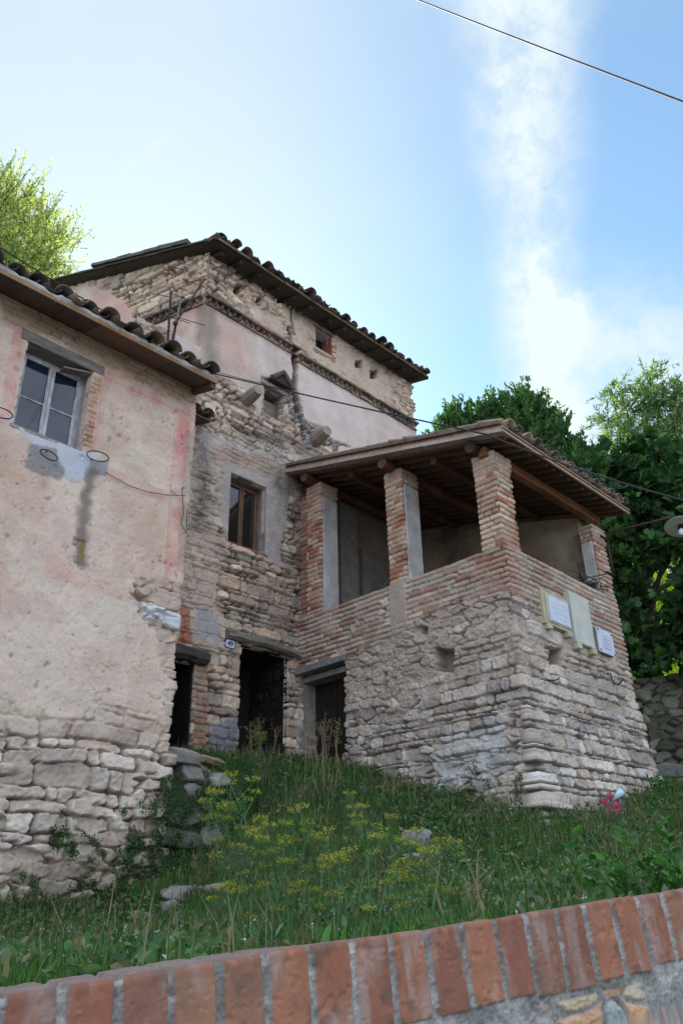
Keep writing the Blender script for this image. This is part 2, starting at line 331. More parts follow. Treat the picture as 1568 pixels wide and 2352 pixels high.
# displaced wall along a plan path; outward normal is to the right of the walking direction
def wall(name, path, z0, z1, res, fn, material=None, parent=None, holes=(), top=None, batter=None, thick=0, lean=None):
    path = [np.asarray(p, float) for p in path]
    S_, P_, Nn = [0.], [path[0]], []
    segs = []
    for a, b in zip(path[:-1], path[1:]):
        L = np.linalg.norm(b-a); d = (b-a)/L; n = np.array([d[1], -d[0]]); segs.append((a, d, L, n))
    cols = []                                        # (s, base xy, offset vector)
    s0 = 0
    for i, (a, d, L, n) in enumerate(segs):
        k = max(1, int(round(L/res)))
        for j in range(k+1):
            if j == k and i < len(segs)-1: continue
            t = j/k; off = n.copy()
            if j == 0 and i > 0:
                n0 = segs[i-1][3]; off = (n0+n)/(1+n0.dot(n))
            cols.append((s0+L*t, a+d*L*t, off))
        s0 += L
    s = np.array([c[0] for c in cols]); B = np.array([c[1] for c in cols]); O = np.array([c[2] for c in cols])
    tz = np.linspace(0, 1, max(2, int(round((z1-z0)/res)))+1)
    tp = np.full(len(s), float(z1)) if top is None else np.interp(s, [t[0] for t in top], [t[1] for t in top])
    Z = z0 + tz[:, None]*(tp[None, :]-z0); Sg = np.broadcast_to(s[None, :], Z.shape).copy()
    P = np.zeros(Z.shape+(3,)); P[..., 0] = B[None, :, 0]; P[..., 1] = B[None, :, 1]; P[..., 2] = Z
    px, py = proj(P)
    h, col = fn(Sg, Z, px, py)
    inside = np.zeros(Z.shape, bool); rim = np.zeros(Z.shape, bool)
    for (a0, a1, b0, b1) in holes:
        wob = .012*fbm(Sg, Z, 9, 2, 5)
        q = np.minimum(np.minimum(Sg-a0, a1-Sg), np.minimum(Z-b0, b1-Z)) + wob
        inside |= q > res*1.1; rim |= (q > 0) & (q <= res*1.1)
    h = np.where(rim | inside, -.10, h)
    if batter is not None: h = h + batter(Z)
    P[..., 0] += O[None, :, 0]*h; P[..., 1] += O[None, :, 1]*h
    ny, nx = Z.shape; idx = np.arange(ny*nx).reshape(ny, nx)
    Fq = np.stack([idx[:-1, :-1], idx[:-1, 1:], idx[1:, 1:], idx[1:, :-1]], -1).reshape(-1, 4)
    ins = inside.ravel(); keep = ~(ins[Fq].any(1)); Fq = Fq[keep]
    V = P.reshape(-1, 3); Cc = np.broadcast_to(col, Z.shape+(3,)).reshape(-1, 3)
    if thick:                                        # plain inner skin and coping so that the wall is solid
        Pi = np.zeros((2, nx, 3)); Pi[:, :, 0] = B[None, :, 0]-O[None, :, 0]*thick; Pi[:, :, 1] = B[None, :, 1]-O[None, :, 1]*thick; Pi[0, :, 2] = z0; Pi[1, :, 2] = tp
        n0 = len(V); V = np.vstack([V, Pi.reshape(-1, 3)]); Cc = np.vstack([Cc, Cc[idx[0]]*1.0, Cc[idx[-1]]])
        i0 = n0+np.arange(nx); i1 = i0+nx; tpi = idx[-1]
        if not len(holes): Fq = np.vstack([Fq, np.stack([i0[1:], i0[:-1], i1[:-1], i1[1:]], -1)])
        Fq = np.vstack([Fq, np.stack([tpi[:-1], tpi[1:], i1[1:], i1[:-1]], -1)])
    return npmesh(name, V, Fq, material or M_WALL, parent, Cc, smooth=False)

def inpoly(px, py, poly):
    c = np.zeros(px.shape, bool); n = len(poly)
    for i in range(n):
        x0, y0 = poly[i]; x1, y1 = poly[(i+1) % n]
        if y0 == y1: continue
        m = ((y0 > py) != (y1 > py)) & (px < (x1-x0)*(py-y0)/(y1-y0)+x0); c ^= m
    return c
def segdist(px, py, pts):
    d = np.full(px.shape, 1e9)
    for (x0, y0), (x1, y1) in zip(pts[:-1], pts[1:]):
        vx, vy = x1-x0, y1-y0; t = np.clip(((px-x0)*vx+(py-y0)*vy)/(vx*vx+vy*vy), 0, 1)
        d = np.minimum(d, np.hypot(px-x0-t*vx, py-y0-t*vy))
    return d
def polymask(px, py, poly, soft=6., seed=1, amp=9., sc=.03):
    """1 inside the polygon, ragged soft edge; distances in reference pixels of the measured wall"""
    wx = px+amp*fbm(px, py, sc, 4, seed); wy = py+amp*fbm(px, py, sc, 4, seed+50)
    ins = inpoly(wx, wy, poly); d = segdist(wx, wy, list(poly)+[poly[0]])
    return sst(-soft, soft, np.where(ins, d, -d))

def reveal(name, x0, x1, z0, z1, depth, plane, axis, material, parent, back=None, eps=.0):
    """the four faces inside an opening: axis 'y' = wall faces -Y, opening x0..x1 ; axis 'x' = wall faces -X, opening y0..y1"""
    m = MB(); t = .04
    f0 = plane-eps; f1 = plane+depth
    def bb(a0, a1, d0, d1, c0, c1):
        if axis == 'y': m.bbox(a0, a1, d0, d1, c0, c1)
        else: m.bbox(d0, d1, a0, a1, c0, c1)
    bb(x0-t, x0, f0, f1, z0-t, z1+t); bb(x1, x1+t, f0, f1, z0-t, z1+t)
    bb(x0, x1, f0, f1, z1, z1+t); bb(x0, x1, f0, f1, z0-t, z0)
    return m.build(name, material, parent)
def XP_(): pass
XP, YP, YM, YH = 10.13, 6.17, 11.0, 9.6

# ------------------------------------------------------------ terrain (heights measured from points where the grass meets things)
WA = np.array([1.0386, 2.1784, -.1688]); WD = np.array([.9569, -.27598, .09043])       # foreground wall: top front edge
wdh = WD[:2]/np.linalg.norm(WD[:2]); wn_ = np.array([-wdh[1], wdh[0]])                  # wn_: away from the camera
cps = [(30,2110,10.2),(200,2085,10.8),(385,2030,11.0),(0,2255,5),(400,2215,6),(560,2045,10.2),(470,2035,10.8),
       (700,1765,13.4),(640,1750,14.2),(560,1755,13.9),(470,1745,13.3),(420,1768,12.2),(520,1800,12.1),(900,1785,13.2),(1080,1835,12.3),(1262,1895,11.4),(1380,1860,12.8),(1490,1815,14.8),
       (1568,1790,16.8),(1568,1955,12),(1300,1985,10),(950,1960,10.6),(780,2100,8.2),(1100,2090,7.2),(1450,2030,8.2),(700,1900,11.6),(600,1960,10.9),(1700,1800,17),(1750,2000,11)]
CP = [atd(*c) for c in cps]
CP += [np.array(p, float) for p in [(2.2, 4.2, -.25), (4.2, 3.0, -.12), (6.5, 2.0, .0), (9, 1, .2), (-1, 6, -.35), (-3, 9, -.2), (1, 9.5, -.05), (6.6, 10.05, 1.75), (7.4, 10.1, 2.0), (8.0, 11, 2.35), (12, 9, 2.2), (10, 11.5, 2.5), (13.8, 8, 2.6), (13.8, 11, 3.0), (6, 13, 1.5), (3, 13, 1.2), (-2, 14, 1.), (18, 8, 3.6), (18, 3, 2.2), (17, 12, 4.2), (12, 15, 3.5), (22, 4, 3.4), (22, 10, 5), (8, 18, 3.8), (0, 20, 3.5), (15, 0, 1.2), (20, -2, 1.6), (22, 18, 6)]]
CP = np.array(CP)
def tps_k(r): return np.where(r > 1e-9, r*r*np.log(r+1e-12), 0)
nC = len(CP); K = tps_k(np.hypot(CP[:, None, 0]-CP[None, :, 0], CP[:, None, 1]-CP[None, :, 1])) + np.eye(nC)*.15
Pm = np.hstack([np.ones((nC, 1)), CP[:, :2]]); A_ = np.vstack([np.hstack([K, Pm]), np.hstack([Pm.T, np.zeros((3, 3))])])
TW = np.linalg.solve(A_, np.concatenate([CP[:, 2], [0, 0, 0]]))
def ground_z(x, y, detail=True):
    x = np.asarray(x, float); y = np.asarray(y, float); sh = x.shape; xf = x.ravel(); yf = y.ravel()
    xc = np.clip(xf, -4, 24); yc = np.clip(yf, -3, 21)
    z = TW[nC]+TW[nC+1]*xc+TW[nC+2]*yc
    for i in range(nC): z = z+TW[i]*tps_k(np.hypot(xc-CP[i, 0], yc-CP[i, 1]))
    far = np.hypot(xf-xc, yf-yc); z = z + np.where(yf+xf > 20, .12, 0)*np.minimum(far, 60)
    # terrace: step held by the rough stone wall left of the doors
    t = sst(9.86, 10.06, yf)*sst(6.3, 6.5, xf)*(1-sst(7.9, 8.6, xf)); z = np.where(t > 0, z*(1-t)+np.maximum(z, 1.9)*t, z)
    t2 = (1-sst(9.74, 9.86, yf))*sst(4.6, 5.4, xf)*(1-sst(7.6, 8.5, xf))*sst(8.7, 9.4, yf); z = z*(1-t2)+np.minimum(z, .42+.22*(xf-6.5))*t2
    if detail: z = z + .05*fbm(xf, yf, .9, 3, 3) + .03*fbm(xf, yf, 4, 2, 4)
    # the street side of the brick wall
    q = (xf-WA[0])*wn_[0]+(yf-WA[1])*wn_[1]; z = np.where(q < .20, -1.62, z)
    return z.reshape(sh)
def axisgrid(lo, hi, res, far): 
    a = np.arange(lo, hi+1e-6, res); g = [res]; p = hi; up_ = []
    st = res
    while p < far: st *= 1.25; p += st; up_.append(p)
    st = res; p = lo; dn = []
    while p > -far: st *= 1.25; p -= st; dn.append(p)
    return np.array(dn[::-1]+list(a)+up_)
gx = axisgrid(-2, 19, .09, 900); gy = axisgrid(0, 17, .09, 900)
GX, GY = np.meshgrid(gx, gy); GZ = ground_z(GX, GY)
path_m = np.exp(-((GX-8.6)/1.3)**2-((GY-3.6-.1*(GX-8))/.45)**2)*1.1 + .25*fbm(GX, GY, 1.5, 3, 8)
gcol = mix(mix(srgb(52, 66, 40), srgb(78, 72, 56), sst(-.1, .5, fbm(GX, GY, 2, 4, 12))), srgb(150, 134, 120), sst(.35, .75, path_m))
street = ((GX-WA[0])*wn_[0]+(GY-WA[1])*wn_[1]) < .20
gcol = np.where(street[..., None], srgb(120, 118, 114), gcol)
gi = np.arange(GX.size).reshape(GX.shape)
ground = npmesh('ground', np.stack([GX, GY, GZ], -1).reshape(-1, 3), np.stack([gi[:-1, :-1], gi[:-1, 1:], gi[1:, 1:], gi[1:, :-1]], -1).reshape(-1, 4), M_SOIL, None, gcol.reshape(-1, 3))
tag(ground, kind='structure')

# ------------------------------------------------------------ LEFT HOUSE (striped plaster)
PLA = srgb(206, 186, 164)
def left_fn(s, z, px, py):
    h1, c1_, m1 = rubble(s, z, .36, .17, 101, STONEP, srgb(180, 158, 140), amp=.045, bev=.020, prot=.06)
    hS, cS, mS = stones(s, z, .165, .40, 104, STONEP, srgb(180, 158, 140), amp=.045, bev=.020, prot=.06, warp=1.6); kS = sst(-.06, .06, fbm(s, z, 1.0, 3, 105)-.10); h1 = h1*(1-kS)+hS*kS; c1_ = mix(c1_, cS, kS)
    n1 = fbm(s, z, 1.3, 4, 61); n2 = fbm(s, z, 6, 4, 62); n3 = fbm(s, z, 26, 3, 63)
    col = mix(srgb(212, 190, 172), srgb(202, 174, 158), sst(-.3, .5, n1))*(1+.10*n2+.09*n3)[..., None]
    col = mix(col, srgb(184, 156, 126), .6*sst(.15, .55, fbm(s, z, 1.1, 4, 66))*sst(1500, 1000, py))
    h = .035 + .010*n2 + .004*n3 + .012*np.maximum(0, n1)
    pits = sst(.52, .62, fbm(s, z, 6.5, 4, 64)); h = h-.022*pits; col = mix(col, srgb(168, 140, 118), .55*pits)
    sp = sst(.58, .7, fbm(s, z, 24, 2, 67)); h = h-.010*sp; col = mix(col, srgb(140, 118, 100), .5*sp)
    fl = sst(.02, .0, np.abs(fbm(s, z, 2.6, 4, 68)))*sst(.05, .3, fbm(s, z, 1.4, 2, 69)); h = h-.012*fl; col = mix(col, srgb(150, 124, 104), .4*fl)
    col = mix(col, srgb(214, 198, 178), .5*sst(.1, .5, fbm(s, z, 3.3, 3, 70)))
    # faded red painted frames
    def stripe(pts, w, a, seed):
        d = segdist(px+3*fbm(px, py, .03, 2, seed), py, pts); return a*sst(w+2.5, w-2.5, d)*(.25+.75*sst(-.45, .35, fbm(px, py, .045, 5, seed)))
    red = np.maximum.reduce([stripe([(250, 866), (438, 952)], 17, .85, 1), stripe([(418, 945), (400, 1200), (386, 1400)], 15, .9, 2),
                             stripe([(240, 865), (205, 1040)], 13, .55, 3), stripe([(245, 1085), (330, 1125), (395, 1150)], 13, .5, 4),
                             stripe([(40, 770), (12, 960)], 14, .75, 5), stripe([(0, 735), (60, 762)], 12, .6, 6), stripe([(110, 1312), (370, 1392)], 15, .45, 7)])
    col = mix(col, srgb(204, 130, 124), red*.66)
    strong = sst(22, 6, segdist(px, py, [(424, 955), (414, 1035)]))*.32; col = mix(col, srgb(196, 88, 88), strong)
    for pts in ([(236, 868), (432, 955)], [(240, 862), (214, 1020)], [(400, 958), (372, 1385)]):
        col = mix(col, srgb(160, 84, 80), .35*sst(1.8, .4, segdist(px, py, pts)))
    # cement patches round the sill
    pt = polymask(px, py, [(10, 955), (180, 1035), (225, 1045), (212, 1080), (178, 1110), (150, 1100), (60, 1010)], 4, 71, 7); col = mix(col, srgb(186, 190, 198), pt*.9); h = h+.012*pt
    pt = polymask(px, py, [(62, 1022), (120, 1030), (146, 1075), (140, 1098), (100, 1100), (52, 1072)], 4, 72, 9); col = mix(col, srgb(140, 134, 134), pt*.9); h = h+.01*pt
    pt = polymask(px, py, [(205, 1062), (245, 1056), (243, 1092), (205, 1090)], 3, 73, 6); col = mix(col, srgb(150, 146, 146), pt)
    # dark water streak with a little moss
    st_ = sst(24, 3, segdist(px+7*fbm(px, py, .05, 3, 74), py, [(208, 1090), (188, 1180), (184, 1290)])+6*fbm(px, py, .09, 3, 75)); col = mix(col, srgb(92, 86, 80), st_*.75)
    ms = sst(7, 2, segdist(px+2*fbm(px, py, .1, 3, 76), py, [(188, 1245), (187, 1285)])); col = mix(col, srgb(128, 116, 30), ms*.8)
    es = sst(16, 2, segdist(px, py, [(432, 1000), (412, 1310)])+9*fbm(px, py, .06, 3, 77)); col = mix(col, srgb(120, 104, 94), es*.4)
    # bare band of bricks under the eaves
    hb, cb_, mb = bricks(s, z, .085, .3, 111, [srgb(176, 150, 128), srgb(186, 160, 136), srgb(160, 128, 108)], srgb(184, 168, 146), amp=.012)
    eb = polymask(px, py, [(0, 600), (0, 736), (120, 780), (240, 845), (440, 935), (470, 900), (200, 700)], 5, 78, 8)
    col = mix(col, cb_, eb*.8); h = h*(1-eb)+eb*(.02+hb)
    jb = polymask(px, py, [(214, 866), (232, 872), (206, 1040), (186, 1030)], 3, 79, 5); col = mix(col, cb_*C3(1.05, .85, .75), jb*.6); h = h*(1-jb)+jb*(.015+hb)
    # bare rubble below, ragged upper edge
    low = sst(-45, 75, py-(1655+.02*px)+70*fbm(px, py, .010, 4, 81)+24*fbm(px, py, .05, 3, 82))
    q1 = polymask(px, py, [(300, 1340), (440, 1350), (430, 1700), (375, 1700), (385, 1560), (350, 1450), (310, 1400)], 10, 83, 22); low = np.maximum(low, q1*.85)
    t = np.clip(low, 0, 1); cov = np.clip(.55*sst(1950, 1700, py)*sst(-.2, .4, fbm(s, z, 2.2, 3, 84))+.45*sst(.0, .4, fbm(s, z, 3.2, 4, 88)), 0, .9)
    hh = h1*(1-cov*.5); cc = mix(c1_, srgb(188, 168, 150)*(1+.15*n2)[..., None], cov)
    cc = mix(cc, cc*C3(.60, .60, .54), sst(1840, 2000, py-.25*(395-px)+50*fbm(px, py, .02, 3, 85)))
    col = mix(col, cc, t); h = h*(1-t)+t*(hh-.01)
    wp = polymask(px, py, [(318, 1388), (412, 1412), (410, 1446), (330, 1420)], 4, 86, 7); col = mix(col, srgb(206, 204, 206), wp); h = h+.03*wp
    return h, col
LH = thing('plaster_house', 'left house of cream plaster with faded pink painted frames over a rubble stone base', 'house', (3.2, 9.6, 0))
wxl, wxr, wzb, wzt = 3.49, 4.52, 6.09, 7.53
cE = 6.40
wall('wall', [(-.6, 10.6+3), (-.6, YH), (cE, YH), (cE, 14.2)], -.8, 8.25, .0155, left_fn, M_PLAST, LH, holes=[(4.0+.6+wxl, 4.0+.6+wxr, wzb, wzt)], batter=lambda z: .035*np.clip(2.2-z, 0, 3))
reveal('window_reveal', wxl, wxr, wzb, wzt, .34, YH, 'y', mat('window reveal plaster', srgb(182, 178, 182), .9, srgb(160, 150, 150), scale=4), LH)
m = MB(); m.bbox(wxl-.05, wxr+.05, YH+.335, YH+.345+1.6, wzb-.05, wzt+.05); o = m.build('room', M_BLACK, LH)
def casement(parent, x0, x1, z0, z1, y, material, glass=None, axis='y', stiles=.055, mids=1, bars=(.5,), name='window', open_l=0.):
    """two-leaf window: frame, two sashes with glazing bars, glass; returns the frame"""
    def bb(m, a0, a1, d0, d1, c0, c1):
        m.bbox(a0, a1, d0, d1, c0, c1, jit=.002)
    fr = MB(); w = stiles
    bb(fr, x0, x0+w, y, y+.06, z0, z1); bb(fr, x1-w, x1, y, y+.06, z0, z1); bb(fr, x0+w, x1-w, y+.001, y+.061, z1-w, z1); bb(fr, x0+w, x1-w, y+.001, y+.061, z0, z0+w)
    fo = fr.build(name, material, parent, bevel=.004)
    xm = (x0+x1)/2
    for a, b in ((x0+w+.004, xm-.003), (xm+.003, x1-w-.004)):
        sh = MB(); q = .05
        bb(sh, a, a+q, y-.02, y+.03, z0+w, z1-w); bb(sh, b-q, b, y-.02, y+.03, z0+w, z1-w)
        bb(sh, a+q, b-q, y-.018, y+.028, z0+w, z0+w+q); bb(sh, a+q, b-q, y-.018, y+.028, z1-w-q, z1-w)
        for t in bars: zz = z0+w+(z1-z0-2*w)*t; bb(sh, a+q, b-q, y-.012, y+.02, zz-.012, zz+.012)
        sh.build('sash', material, fo, bevel=.004)
        gl = MB(); bb(gl, a+q-.005, b-q+.005, y+.004, y+.008, z0+w+q-.005, z1-w-q+.005); gl.build('pane', glass or M_GLASS, fo)
    return fo
casement(LH, wxl, wxr, wzb+.01, wzt-.01, YH+.22, M_WHITEW, bars=(.46,))
m = MB(); m.box((wxl-.12, YH-.055, wzt-.01), (wxr-wxl+.30, 0, -.0), (0, .3, 0), (0, 0, .17), jit=.008); m.build('lintel', M_GREYW, LH, bevel=.01)
m = MB(); m.box((wxr-.45, YH-.02, wzt-.16), (.44, 0, .11), (0, .16, 0), (0, 0, .03), jit=.006); tag(m.build('broken_board', M_GREYW, LH), 'loose grey board hanging askew in the window head')
m = MB(); m.box((wxl-.04, YH-.05, wzb-.035), (wxr-wxl+.08, 0, 0), (0, .30, 0), (0, 0, .04), jit=.004); m.build('window_sill', M_GREYP, LH)

# ---- clay tile roofs
CLAY = [srgb(132, 112, 96), srgb(110, 96, 84), srgb(146, 118, 98), srgb(92, 84, 76), srgb(150, 128, 110), srgb(104, 100, 84), srgb(120, 92, 76)]
CLAYL = [srgb(104, 92, 80), srgb(88, 80, 70), srgb(122, 100, 84), srgb(78, 74, 66), srgb(132, 114, 98), srgb(92, 92, 74)]
CLAYD = [srgb(86, 78, 68), srgb(68, 64, 56), srgb(100, 86, 74), srgb(60, 58, 52), srgb(84, 84, 66), srgb(110, 90, 76)]
def tile_roof(name, parent, P0, E, U, length, depth, pitch=.24, tl=.42, pal=CLAY, jit=.02, seed=1, ragged=.05, under=True):
    """rows of half-round tiles; P0 eave corner, E unit vector along the eave, U unit vector up the slope"""
    rg = np.random.default_rng(seed); E = np.asarray(E, float); U = np.asarray(U, float); Nv = np.cross(E, U); Nv /= np.linalg.norm(Nv)
    if Nv[2] < 0: Nv = -Nv
    V = []; Fs = []; Cl = []; n = 9; nb = 0
    ncol = int(length/pitch); nrow = int(depth/(tl*.8))
    for i in range(ncol+1):
        for r in range(nrow):
            for up_ in (0, 1):
                cx_ = i*pitch+(pitch/2 if up_ else 0)+rg.uniform(-jit, jit); r0 = pitch*.40*rg.uniform(.92, 1.08); r1 = r0*.8
                if not up_: r0, r1 = r1, r0*1.05
                off = r*tl*.8+(rg.uniform(-ragged, ragged) if r == 0 else rg.uniform(-.02, .02)); yaw = rg.normal(0, .07); th = .016
                c = palette(pal, np.array([rg.random()]))[0]*rg.uniform(.75, 1.2)
                base_h = (.055 if up_ else .02)+rg.uniform(0, .012)
                lift = .022
                ring = []
                for (t, rr, hh) in ((0, r0, lift), (tl, r1, 0)):
                    for th_ in (0, th):
                        for k in range(n):
                            a = PI*(k/(n-1)); x = math.cos(a)*(rr-th_); y = math.sin(a)*(rr-th_)
                            if not up_: y = -y+r0*.85
                            p = np.asarray(P0)+E*(cx_+x+yaw*t)+U*(off+t)+Nv*(base_h+hh+y*(.85 if up_ else .75))
                            V.append(p); Cl.append(c*(.9+.2*rg.random()))
                b = nb; o0, i0, o1, i1 = b, b+n, b+2*n, b+3*n
                for k in range(n-1):
                    Fs += [(o0+k, o0+k+1, o1+k+1, o1+k), (i0+k+1, i0+k, i1+k, i1+k+1), (o0+k+1, o0+k, i0+k, i0+k+1), (o1+k, o1+k+1, i1+k+1, i1+k)]
                Fs += [(o0, o1, i1, i0), (o0+n-1, i0+n-1, i1+n-1, o1+n-1)]
                nb += 4*n
    return npmesh(name, np.array(V), np.array(Fs), M_CLAY, parent, np.array(Cl), smooth=False)
# left house eave: boards carried just past the wall; slope rises away from the viewer
SL = .30; Us = unit((0, 1, SL)); eY = YH-.62; eZ = 7.93; eX1 = 6.42
def soffit(name, parent, x0, x1, y0, z0, slope, depth, th, cols, wid=.5, seed=3, material=M_WOODA, gap=.006):
    rg = np.random.default_rng(seed); m = MB(); x = x0
    while x < x1:
        w = min(wid*rg.uniform(.85, 1.15), x1-x); c = cols[rg.integers(len(cols))]*rg.uniform(.85, 1.15)
        m.box((x+gap/2, y0, z0+rg.uniform(-.004, .004)), (w-gap, 0, 0), (0, depth, depth*slope), (0, 0, th), c); x += w
    return m.build(name, material, parent)
WD3 = [srgb(106, 88, 76), srgb(92, 76, 66), srgb(114, 90, 76), srgb(82, 68, 60)]
rf = tile_roof('roof', LH, (-1.2, eY-.06, eZ+.075), (1, 0, 0), Us, eX1+1.2-.30, 5.4, pitch=.36, tl=.58, seed=4, pal=CLAYL, jit=.05, ragged=.10)
soffit('eave_board', rf, -1.2, eX1, eY, eZ, SL, 5.2, .03, WD3, .62, 3)
m = MB(); m.box((-1.2, eY-.022, eZ-.01), (eX1+1.2, 0, 0), (0, .02, .002), (0, 0, .07), srgb(150, 118, 90), .003); m.build('eave_edge', M_WOODA, rf)
m = MB()
for i in range(14):
    x = -1.0+i*.56; m.box((x, YH+.12, eZ+.06-.10), (.09, 0, 0), (0, 5.0, 5.0*SL), (0, 0, .09), srgb(96, 78, 66), .004)
m.box((eX1-.10, eY+.02, eZ-.10), (.09, 0, 0), (0, 5.0, 5.0*SL), (0, 0, .09), srgb(96, 78, 66), .004)
m.build('rafter', M_WOODA, rf)
m = MB(); rr = np.random.default_rng(2)
xs = np.arange(-1.15, eX1-.1, .07)                                      # continuous lumpy mortar bedding between the tiles and the board
m.tube([(x, eY+.02, eZ+.085+.012*rr.normal()) for x in xs], [.035+.028*abs(math.sin(PI*(x+1.2)/.42))*rr.uniform(.7, 1.1) for x in xs], 7, srgb(176, 174, 170))
m.build('bedding_mortar', M_ROCK, rf)
# gable infill of the hidden end wall and back
m = MB(); m.add([(cE-.02, YH, 8.2), (cE-.02, 14.2, 8.2), (cE-.02, 14.2, 9.3), (cE-.3, YH, 8.2), (cE-.3, 14.2, 8.2), (cE-.3, 14.2, 9.3)], [(0, 1, 2), (5, 4, 3), (0, 2, 5, 3)], PLA); m.build('gable', M_PLAST, LH)

lz = onY(486, 962, 10.05); lr_ = tile_roof('lower_roof', LH, (6.30, 10.02, lz[2]-.02), (1, 0, 0), Us, lz[0]-6.30+.05, .9, pitch=.3, tl=.5, seed=44, pal=CLAY)
soffit('eave_board', lr_, 6.2, lz[0]+.02, 10.06, lz[2]-.06, SL, .85, .03, WD3, .4, 9)
# ------------------------------------------------------------ TOWER HOUSE (middle facade, tower above)
def mid_fn(s, z, px, py):
    n1 = fbm(s, z, 1.3, 4, 161); n2 = fbm(s, z, 6, 4, 162); n3 = fbm(s, z, 26, 3, 163)
    hs_, cs_, ms_ = stones(s, z, .125, .28, 201, STONEW, srgb(158, 140, 122), amp=.038, bev=.018, prot=.04)
    hr_, cr_, mr_ = rubble(s, z, .26, .12, 205, STONEW, srgb(160, 144, 128), amp=.038, bev=.018, prot=.045)
    k = sst(-.1, .1, fbm(s, z, 1.2, 3, 206)+(1150-py)/500.); h = hs_*(1-k)+hr_*k; col = mix(cs_, cr_, k)
    # mortar-smeared rough left strip
    rg_ = sst(8, -8, px-505+16*fbm(px, py, .02, 3, 164))*sst(960, 1030, py)*sst(1560, 1440, py); cc = srgb(196, 176, 156)*(1+.16*n2+.18*n3)[..., None]
    h = h*(1-.55*rg_)+rg_*(.02+.02*n2); col = mix(col, cc, rg_*.75)
    # cement border round the mid window
    bd = polymask(px, py, [(495, 1060), (560, 1062), (660, 1100), (660, 1200), (640, 1300), (600, 1272), (512, 1245)], 6, 165, 16, .02)
    bd = np.maximum(bd, .7*polymask(px, py, [(445, 990), (700, 1045), (700, 1180), (560, 1070), (455, 1070)], 14, 166, 20, .02))
    hb, cb_, mb = bricks(s, z, .11, .34, 167, [srgb(168, 142, 120), srgb(176, 128, 104), srgb(160, 136, 112)], srgb(158, 146, 134), amp=.012)
    bb = sst(28, 8, segdist(px, py, [(500, 1040), (640, 1085), (690, 1110)])+8*fbm(px, py, .04, 3, 168)); 
    col = mix(col, srgb(172, 160, 150)*(1+.14*n2+.08*n3)[..., None], bd*.9); h = h*(1-bd)+bd*(.035+.008*n2)
    col = mix(col, cb_, bb*.6); h = h*(1-bb*.5)+bb*.5*(.02+hb)
    # blackened / lichen stained zones
    def stain(pts, w, a, seed, c=srgb(70, 66, 62)):
        nonlocal col
        d = segdist(px, py, pts)+.6*w*fbm(px, py, .035, 4, seed); col = mix(col, c, a*sst(w, w*.1, d)*(.6+.4*sst(-.2, .3, fbm(px, py, .12, 3, seed+1))))
    stain([(455, 1000), (470, 1120), (452, 1200)], 34, .65, 171); stain([(640, 1110), (690, 1130), (690, 1330)], 42, .6, 172)
    stain([(560, 990), (700, 1030), (760, 1020)], 24, .5, 173); stain([(540, 1405), (660, 1440)], 34, .55, 174); stain([(640, 1090), (670, 1200)], 30, .4, 175)
    # light smears low on the left
    lp = polymask(px, py, [(452, 1395), (500, 1420), (502, 1480), (448, 1470)], 6, 176, 9); col = mix(col, srgb(168, 164, 162), lp*.8); h = h*(1-lp*.6)+lp*.02
    lp = polymask(px, py, [(480, 1655), (548, 1650), (548, 1740), (480, 1740)], 6, 177, 14); col = mix(col, srgb(126, 126, 132), lp*.85); h = h*(1-lp*.6)+lp*.02
    # brick quoin at the narrow opening
    qb = polymask(px, py, [(448, 1530), (476, 1520), (474, 1730), (440, 1730)], 3, 178, 5); col = mix(col, cb_*C3(1., .9, .85), qb*.8); h = h*(1-qb)+qb*(.02+hb)
    qb = polymask(px, py, [(412, 1385), (434, 1400), (436, 1482), (408, 1478)], 2, 179, 4); col = mix(col, srgb(176, 112, 86)*(1+.12*n3)[..., None], qb*.9)
    # plaster of the tower, down to the ragged edge left of the crack
    P = polymask(px, py, [(380, 600), (475, 690), (700, 830), (1000, 1010), (1200, 1200), (760, 1200), (775, 1020), (735, 985), (690, 960), (664, 900), (600, 865), (597, 960), (560, 900), (500, 868), (440, 840), (380, 820)], 3.5, 180, 10, .03)
    P = np.where(py < 690+(px-475)*.607-8, 0, P)
    pc = mix(srgb(210, 192, 178), srgb(202, 180, 164), sst(-.2, .5, n1))*(1+.06*n2+.04*n3)[..., None]
    pc = mix(pc, srgb(214, 194, 180), sst(560, 800, px)*.6)
    pc = mix(pc, srgb(196, 156, 134), .55*sst(70, 10, segdist(px, py, [(510, 740), (540, 850)])+26*fbm(px, py, .02, 3, 181)))
    pc = mix(pc, srgb(140, 124, 110), .75*sst(34, 4, segdist(px, py, [(472, 700), (478, 850)])+12*fbm(px, py, .03, 3, 182)))
    pc = mix(pc, srgb(120, 104, 96), .35*sst(16, 2, segdist(px, py, [(480, 700), (948, 985)])+7*fbm(px, py, .05, 3, 183)))
    col = mix(col, pc, P); h = h*(1-P)+P*(.05+.006*n2+.003*n3+.01*n1)
    col = np.where((s < 3.25+SOFF)[..., None], col*1.0, col)
    # upper storey above the cornice: rubble, patches of plaster, soot below the eaves
    U_ = polymask(px, py, [(640, 690), (780, 770), (960, 890), (960, 985), (760, 860), (670, 790)], 5, 184, 12); U_ = np.where(py < 690+(px-475)*.607-8, U_, 0)
    U2 = polymask(px, py, [(565, 700), (645, 735), (650, 775), (590, 745)], 5, 185, 8)
    U_ = np.maximum(U_*(.9-.25*sst(.0, .4, fbm(s, z, 3, 3, 186))), U2*.9); U_ = U_*(1-.6*sst(880, 930, px))
    pu = srgb(202, 178, 154)*(1+.10*n2+.06*n3)[..., None]; col = mix(col, pu, U_); h = h*(1-U_)+U_*(.04+.012*n2)
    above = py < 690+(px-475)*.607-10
    light = np.where(above, .55, 0.)*(1-U_); col = mix(col, col*C3(1.22, 1.18, 1.12), light)
